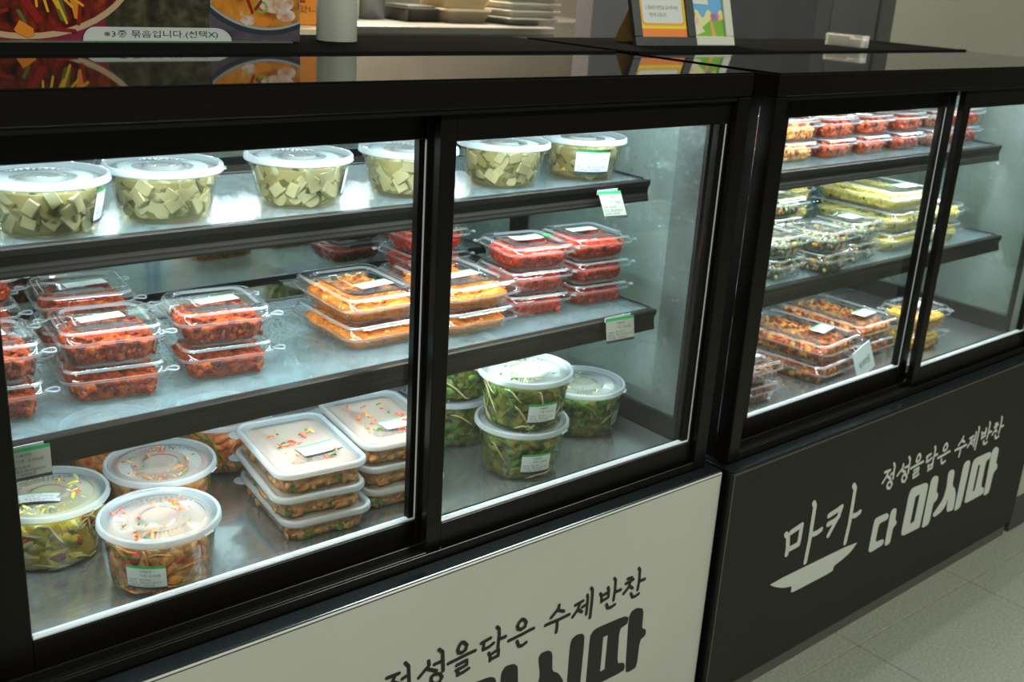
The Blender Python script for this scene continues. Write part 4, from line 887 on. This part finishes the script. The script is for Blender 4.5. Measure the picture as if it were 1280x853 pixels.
b = MB(); Mx = Matrix.Rotation(-.22, 4, 'X') @ Matrix.Rotation(-.30, 4, 'Y')
put_text(b, '4,000원', .009, .012, .028, .014, lambda u, v, off: Mx @ Vector((u, -.0006, v)), 0, 0); b.build('card_text', M_TXT, t)

# ------------------------------------------------------------------ things on top of the cases
ZT = 1.0024
PX0, PX1, PY = -.12, .5495, .326
t = empty('menu_banner', W(PX0, PY, ZT), 0, 'tabletop menu banner with three pictures of braised dishes, standing on the left case', 'banner')
def pz(z): return z - ZT + .0002
M_PLUM = mottled('printed_plum', [(.14, .012, .035), (.22, .02, .055)], 10, 3, .35, bump=0)
M_DKPRINT = mottled('printed_dark_braise', [(.012, .010, .006), (.045, .038, .018), (.10, .09, .05)], 60, 9, .35, bump=0)
M_LILAC = mottled('printed_lilac_cloth', [(.045, .035, .05), (.11, .085, .12)], 40, 5, .35, bump=0)
M_FOODP = mottled('printed_red_braise', [(.012, .004, .003), (.07, .008, .005), (.20, .020, .008), (.38, .10, .02)], 70, 9, .3, pos=[.3, .45, .6, .75], bump=0, stretch=(1, 1, .6))
M_FOODO = mottled('printed_orange_stew', [(.16, .03, .005), (.52, .16, .012), (.62, .25, .03), (.66, .52, .42)], 38, 9, .3, pos=[.3, .45, .58, .7], bump=0)
M_RICE = mottled('printed_rice', [(.55, .17, .03), (.62, .42, .32), (.70, .62, .56)], 90, 9, .3, bump=0)
M_TAN = plain('printed_bowl_rim', (.52, .34, .20), .35)
M_RIMD = plain('printed_dark_rim', (.03, .035, .04), .35)
M_RIML = plain('printed_light_rim', (.30, .38, .44), .35)
M_STRIP = plain('printed_white', (.55, .57, .56), .4)
M_YST = plain('printed_yellow', (.75, .38, .02), .35)
M_PRED = plain('printed_red', (.26, .012, .008), .35); M_PGRN = plain('printed_green', (.20, .42, .04), .35); M_PORG = plain('printed_orange', (.70, .22, .02), .35)
b = MB(); b.box(0, PX1 - PX0, 0, .004, 0, .16, c=.0004); b.build('banner_board', M_DKPRINT, t)
b = MB(); b.box(0, .535 - PX0, -.012, .022, -.0002 + .0003, .0018, c=.0003); b.build('banner_foot', plain('acrylic_foot', (.10, .12, .10), .1), t)
def deco(name, polys, mat, off):
    for k, p in enumerate(polys):
        b = MB(); n = b.add([(x - PX0, -off - .00003 * k, pz(z)) for x, z in p]); b.face(range(n, n + len(p)), 0)
        b.build(name, mat, t)
def ell(cx, cz, rx, rz, a0=0, a1=360, n=48, zmin=None):
    P = [(cx + rx * math.cos(math.radians(a0 + (a1 - a0) * i / n)), cz + rz * math.sin(math.radians(a0 + (a1 - a0) * i / n))) for i in range(n + (0 if a1 - a0 == 360 else 1))]
    return P
zb = 1.0045
deco('picture_ground', [[(PX0, zb - .001), (.3475, zb - .001), (.3475, 1.16), (PX0, 1.16)]], M_PLUM, .0003)
deco('picture_ground', [[(.449, zb - .001), (.5493, zb - .001), (.5493, 1.16), (.449, 1.16)]], M_LILAC, .0003)
deco('bowl_rim', [ell(.275, 1.078, .106, .0735)], M_TAN, .0006)
deco('bowl_food', [ell(.275, 1.080, .1015, .0700)], M_FOODP, .0009)
deco('bowl_rim', [[(.1 - .1, 1.07)] + ell(.06, 1.078, .10, .0700)[1:]], M_TAN, .0006)
deco('bowl_food', [ell(.06, 1.080, .095, .0670)], M_FOODP, .0009)
deco('bowl_rim', [ell(.512, 1.090, .092, .0800, 227, 294) + [(.5492, 1.16), (.4495, 1.16)]], M_RIMD, .0006)
deco('bowl_rim_light', [ell(.512, 1.091, .088, .0765, 226, 295) + [(.5491, 1.16), (.4508, 1.16)]], M_RIML, .00075)
deco('bowl_food', [ell(.512, 1.0915, .0865, .0745, 226, 295) + [(.5486, 1.16), (.4519, 1.16)]], M_FOODO, .0009)
R = random.Random(4)
def bar(x0, z0, x1, z1, w):
    d = Vector((x1 - x0, z1 - z0)).normalized(); n = Vector((-d.y, d.x)) * w / 2; a = Vector((x0, z0)); c = Vector((x1, z1))
    return [tuple(a - n), tuple(a + d * w * .3 - n * 1.2), tuple(c - d * w * .3 - n), tuple(c), tuple(c - d * w * .3 + n), tuple(a + n)]
deco('food_strip', [bar(.292 + dx, 1.045, .296 + dx * 1.6, 1.028 + dz, .0022) for dx, dz in ((0, 0), (.006, .003), (.010, -.010), (.014, .004), (-.006, .004), (.02, .006))], M_YST, .0012)
deco('food_strip', [bar(.272, 1.046, .289, 1.019, .007), bar(.262, 1.030, .244, 1.024, .003), bar(.326, 1.045, .322, 1.017, .003), bar(.300, 1.014, .320, 1.012, .003), bar(.255, 1.040, .280, 1.050, .004)], M_PRED, .00115)
deco('food_strip', [bar(.318, 1.046, .322, 1.022, .006), bar(.268, 1.017, .282, 1.008, .010), bar(.215, 1.03, .235, 1.014, .008)], M_PORG, .00118)
deco('food_strip', [bar(.270, 1.030, .276, 1.018, .003), bar(.305, 1.040, .310, 1.020, .007)], plain('printed_leek', (.10, .13, .03), .35), .00112)
deco('chilli_ring', [[(.505 + .0075 * math.cos(a), 1.037 + .0060 * math.sin(a)) for a in [i * .1 for i in range(0, 59)]] + [(.505 + .0052 * math.cos(a), 1.037 + .0040 * math.sin(a)) for a in [i * .1 for i in range(58, -1, -1)]]], M_PGRN, .0012)
deco('chilli_ring', [bar(.490, 1.046, .496, 1.030, .003), bar(.498, 1.034, .506, 1.044, .003)], M_PRED, .0013)
deco('egg_piece', [ell(.506, 1.0225, .0085, .0050)], M_PORG, .00125)
deco('rice_patch', [ell(.522, 1.041, .020, .010), ell(.490, 1.0235, .008, .005), ell(.533, 1.029, .011, .006)], M_RICE, .0010)
# white caption with its words
cap = [(.3250, zb - .0012)] + [(.3250 + .012 - .012 * math.cos(a), zb - .0012 + .0128 * math.sin(a)) for a in [i * math.pi / 2 / 8 for i in range(9)]] + [(.4720 - .018 + .018 * math.sin(a), zb - .0012 + .0128 * math.cos(a)) for a in [i * math.pi / 2 / 8 for i in range(9)]]
deco('caption', [cap], M_STRIP, .0016)
b = MB(); put_text(b, '※3종 묶음입니다.(선택X)', .3445 - PX0, pz(1.0055), .1130, .0078, lambda u, v, off: (u, -.0018 - off, v), 0, 0); b.build('caption_text', plain('caption_ink', (.02, .022, .025), .5), t)

t = empty('paper_tube', W(.6077, .3500, ZT), 0, 'plain white cylinder standing beside the menu banner', 'tube')
b = MB(); b.loft([circ(r, z, 48) for r, z in ((.0215, 0), (.0221, .0008), (.0221, .150), (.0215, .151), (.0195, .151), (.0195, .10))], 0, cap0=True)
b.build('tube_body', mottled('tube_white', [(.56, .56, .48), (.62, .62, .54)], 3, 2, .35, bump=0, stretch=(1, 1, .05)), t)

def photo_frame(x, y, w, h, lean, fw, mats, label, build):
    t = empty('photo_frame', W(x, y, ZT), 0, label, 'picture frame')
    Mx = Matrix.Rotation(-lean, 4, 'X')
    b = MB(); d = .008
    for bx in ((0, w, 0, fw[1]), (0, w, h - fw[1], h)): b.box(bx[0], bx[1], 0, d, bx[2], bx[3], M=Mx, c=.0008)
    for bx in ((0, fw[0], fw[1], h - fw[1]), (w - fw[0], w, fw[1], h - fw[1])): b.box(bx[0], bx[1], 0, d, bx[2], bx[3], M=Mx, c=.0008)
    b.build('frame', mats[0], t)
    b = MB(); b.box(fw[0] * .9, w - fw[0] * .9, .0035, .006, fw[1] * .9, h - fw[1] * .9, M=Mx); b.build('backing', mats[1], t)
    def f(u, v, off): return Mx @ Vector((u, .0034 - off, v))
    def quad(name, pts, mat, off):
        b = MB(); n = b.add([f(u, v, off) for u, v in pts]); b.face(range(n, n + len(pts)), 0); return b.build(name, mat, t)
    build(t, f, quad)
    # easel leg
    b = MB(); top = Mx @ Vector((w * .5, d, h * .66)); 
    xw = w * .28
    b.loft([[Vector((w * .5 - xw * k1, top.y + .001, top.z)), Vector((w * .5 + xw * k1, top.y + .001, top.z)), Vector((w * .5 + xw, top.y + .030, .0004)), Vector((w * .5 - xw, top.y + .030, .0004))] if s == 0 else
            [Vector((w * .5 - xw * k1, top.y + .003, top.z)), Vector((w * .5 + xw * k1, top.y + .003, top.z)), Vector((w * .5 + xw, top.y + .033, .0004)), Vector((w * .5 - xw, top.y + .033, .0004))] for s, k1 in ((0, .5), (1, .5))], 0, True, True)
    b.build('easel_leg', M_KRAFT, t)
    return t
M_KRAFT = mottled('kraft_board', [(.22, .13, .03), (.30, .19, .06)], 60, 4, .8, bump=.05)
def art1(t, f, quad):
    w, h = .117, .150; q = lambda x0, x1, y0, y1: [(x0, y0), (x1, y0), (x1, y1), (x0, y1)]
    quad('notice_yellow', q(.0145, .1025, .013, .137), plain('notice_yellow_mat', (.78, .60, .015), .4), .0001)
    quad('notice_band', q(.0145, .1025, .0125, .0235), plain('notice_orange', (.80, .20, .02), .4), .0002)
    def rq(x0, x1, y0, y1, r):
        o = []
        for cx, cy, a in ((x1 - r, y1 - r, 0), (x0 + r, y1 - r, 90), (x0 + r, y0 + r, 180), (x1 - r, y0 + r, 270)):
            o += [(cx + r * math.cos(math.radians(a + k * 22.5)), cy + r * math.sin(math.radians(a + k * 22.5))) for k in range(5)]
        return o
    quad('notice_border', rq(.0175, .0995, .0275, .135, .006), plain('notice_amber', (.75, .33, .01), .4), .00025)
    quad('notice_paper', rq(.0205, .0965, .0305, .134, .005), plain('notice_white', (.62, .63, .60), .4), .0003)
    quad('notice_mark', q(.026, .052, .0735, .0795), plain('notice_red', (.75, .06, .03), .4), .00035)
    b = MB()
    put_text(b, '냉장 보관하시고', .054, .0735, .038, .0055, f, .0004, 0)
    put_text(b, '빨리 드셔야 합니다.', .028, .0640, .052, .0055, f, .0004, 0)
    put_text(b, '2. 필요한 반찬을 담아주시면', .026, .0480, .062, .0055, f, .0004, 0)
    put_text(b, '계산해 드립니다.', .032, .0385, .034, .0055, f, .0004, 0)
    b.build('notice_text', M_TXT, t)
M_FRBLK = plain('frame_black_wood', (.022, .023, .024), .45, bump=.05, bscale=200)
photo_frame(1.0150, .2900, .117, .150, math.radians(17), (.0145, .0125), (M_FRBLK, M_KRAFT), 'black photo frame holding a yellow notice, with a kraft easel back', art1)
def art2(t, f, quad):
    q = lambda x0, x1, y0, y1: [(x0, y0), (x1, y0), (x1, y1), (x0, y1)]
    w = .117
    quad('sky_print', q(.014, .103, .013, .137), plain('print_blue', (.13, .36, .62), .4), .0001)
    quad('cloud_print', [(.014 + .089 * i / 20, .044 + .006 * math.sin(i * 1.1)) for i in range(21)] + [(.103, .013), (.014, .013)], plain('print_cream', (.66, .64, .30), .4), .0002)
    quad('hill_print', [(.103, .013)] + [(.103 - .060 * i / 12, .034 + .006 * math.sin(i * .5) - .0016 * max(0, i - 8)) for i in range(13)] + [(.043, .013)], plain('print_green', (.18, .38, .03), .4), .0003)
    quad('path_print', [(.074, .013), (.083, .013), (.077, .034), (.072, .034)], plain('print_path', (.62, .33, .12), .4), .0004)
    quad('picnic_print', [(.034, .013), (.060, .019), (.046, .037), (.033, .037)], plain('print_sheet', (.66, .62, .40), .4), .0004)
    for k, (x, y, c) in enumerate(((.034, .038, (.75, .12, .08)), (.040, .043, (.30, .10, .05)), (.046, .034, (.75, .42, .36)), (.036, .030, (.80, .55, .05)), (.078, .040, (.70, .10, .15)), (.083, .039, (.15, .20, .60)), (.088, .041, (.55, .15, .5)), (.093, .039, (.80, .45, .05)))):
        quad('figure_print', [(x + .0035 * math.cos(a), y + .005 * math.sin(a)) for a in [i * math.pi / 4 for i in range(8)]], plain('print_figure_%d' % k, c, .4), .0005)
    quad('card_print', [(.040, .057), (.072, .056), (.072, .086), (.040, .086)], plain('print_card', (.62, .64, .58), .4), .0004)
    b = MB(); put_text(b, '정성가득반찬', .043, .073, .026, .006, f, .0005, 0); put_text(b, '맛 좋은 식사', .045, .062, .022, .005, f, .0005, 0); b.build('card_text', M_TXT, t)
photo_frame(1.1060, .3015, .117, .150, math.radians(17), (.0160, .0125), (plain('frame_white_wood', (.56, .57, .47), .45), M_KRAFT), 'white photo frame with a blue and green picnic drawing, beside the black frame', art2)

t = empty('card_box', W(1.4865, .2600, ZT), math.radians(93), 'small clear box of cream cards lying open on the right case', 'box')
t.scale = (.78, 1, 1.2)
b = MB()
b.box(0, .082, 0, .020, 0, .0008); b.box(0, .082, 0, .0008, .0008, .0150); b.box(0, .082, .0192, .020, .0008, .0150); b.box(0, .0008, .0008, .0192, .0008, .0150); b.box(.0812, .082, .0008, .0192, .0008, .0150)
b.build('box_tray', sheer('card_box_plastic', (.95, .96, .96), haze=.25, ior=1.4, rough=.1), t)
b = MB(); b.box(.030, .0785, .003, .017, .001, .0135, c=.0005); b.box(.004, .029, .003, .017, .001, .0105, c=.0005); b.build('card_stack', plain('card_cream', (.62, .56, .42), .6), t)

# ------------------------------------------------------------------ kitchen behind
t = empty('kitchen_counter', W(.55, 1.10, Z0), 0, 'long stainless steel counter with white containers on it, in the kitchen behind', 'counter')
M_CSTEEL = mottled('counter_steel', [(.28, .27, .24), (.38, .36, .32)], 6, 3, .32, metal=.8, bump=0, stretch=(1, 1, 8))
b = MB(); b.box(-.9, 1.04, 0, .5, .755, .772, c=.002); b.box(-.9, 1.04, -.001, .02, .60, .7545); b.build('counter_top', M_CSTEEL, t)
b = MB(); b.box(-.88, 1.02, .03, .48, .05, .744); b.build('counter_body', M_STEEL_B, t)
b = MB()
for x in (-.86, .06, 1.0): b.box(x, x + .02, .05, .07, 0, .05); b.box(x, x + .02, .44, .46, 0, .05)
b.build('counter_feet', M_SLOT, t)
KZ = Z0 + .7725
M_KW = plain('kitchen_white', (.72, .70, .62), .45); M_KC = plain('kitchen_cream', (.72, .60, .40), .5); M_KD = plain('kitchen_dark', (.03, .027, .02), .4); M_KG = plain('kitchen_grey', (.28, .29, .29), .4)
def kbox(name, x, y, w, d, h, mat, label, cat, taper=1.0, steps=1, rim=None):
    t = empty(name, W(x, y, KZ), 0, label, cat)
    b = MB(); hh = h / steps
    for k in range(steps):
        b.loft([rr(w / 2 * taper, d / 2 * taper, .012, k * hh + .0004), rr(w / 2, d / 2, .012, k * hh + hh * .8), rr(w / 2 * 1.04, d / 2 * 1.04, .013, k * hh + hh * .82), rr(w / 2 * 1.04, d / 2 * 1.04, .013, (k + 1) * hh)], 0, True, True)
    b.build('body', mat, t)
    b = MB(); b.loft([rr(w / 2 * .9, d / 2 * .9, .010, h + .0004), rr(w / 2 * .88, d / 2 * .88, .010, h + .004)], 0, True, True); b.build('cover', rim or mat, t)
kbox('container', 1.315, 1.25, .08, .10, .028, M_KD, 'dark low container on the steel counter', 'container')
kbox('stacked_bowls', 1.425, 1.25, .120, .12, .085, M_KC, 'stack of cream bowls on the steel counter behind the top', 'bowls', .85, 3)
kbox('stacked_trays', 1.572, 1.22, .140, .15, .062, M_KW, 'stack of white lidded trays on the steel counter', 'trays', .88, 4)
kbox('container', 1.235, 1.30, .060, .08, .075, M_KG, 'grey tall container on the steel counter, left of the dark one', 'container', .95)
kbox('container', 1.165, 1.28, .050, .08, .060, M_KW, 'white container on the steel counter behind the paper tube', 'container', .95)
kbox('storage_bin', 1.420, 1.42, .12, .10, .10, M_KG, 'grey storage bin standing behind the cream bowls', 'bin', .95)
# a second, higher shelf of white tubs further back on the right
t = empty('rear_shelf', W(1.15, 1.80, Z0), 0, 'steel shelf unit against the kitchen wall holding white bins', 'shelf')
b = MB(); b.box(0, 1.3, 0, .4, .72, .74); b.box(0, 1.3, 0, .4, .30, .32)
b.build('shelf_board', M_CSTEEL, t)
b = MB()
for x in (0, 1.27):
    for y in (0, .37): b.box(x, x + .03, y, y + .03, 0, .72)
b.build('shelf_post', M_CSTEEL, t)
for k, (x, w, h, m, nm) in enumerate(((1.30, .16, .16, M_KW, 'leftmost'), (1.60, .17, .17, M_KW, 'second'), (1.86, .20, .17, M_KW, 'third'), (2.13, .17, .18, M_KW, 'rightmost'))):
    o = empty('plastic_bin', W(x, 1.98, Z0 + .7402), 0, 'tall %s white plastic bin on the rear kitchen shelf' % nm, 'bin', 'white bins on the rear shelf')
    b = MB(); b.loft([rr(w / 2 * .9, .10, .02, .0004), rr(w / 2, .11, .02, h * .86), rr(w / 2 * 1.04, .115, .022, h * .87), rr(w / 2 * 1.04, .115, .022, h)], 0, True, True); b.build('body', m, o)
    b = MB(); b.loft([rr(w / 2, .108, .02, h + .0003), rr(w / 2 * .97, .082, .02, h + .008)], 0, True, True); b.build('lid', M_KG, o)
t = empty('orange_box', W(.770, .72, .9925), 0, 'orange carton with dark lettering seen behind the banner edge', 'box')
b = MB(); b.box(-.09, .048, 0, .07, 0, .16, c=.001); b.build('carton', plain('orange_card', (.68, .23, .015), .5), t)
b = MB(); put_text(b, '맛나', -.008, .016, .034, .011, lambda u, v, off: (u, -.0006, v), 0, 0); b.build('carton_text', plain('orange_ink', (.20, .05, .005), .5), t)
b = MB(); b.box(-.012, .004, -.0005, 0, .031, .034); b.build('carton_mark', M_PRED, t)
t = empty('side_table', W(.45, .66, Z0), 0, 'pale side table standing right behind the left case', 'table')
b = MB(); b.box(0, .36, 0, .30, .7850, .7970, c=.001); b.build('table_top', M_KC, t)
for x in (.01, .33):
    for y in (.01, .27): b = MB(); b.box(x, x + .02, y, y + .02, 0, .7848); b.build('leg', M_KG, t)
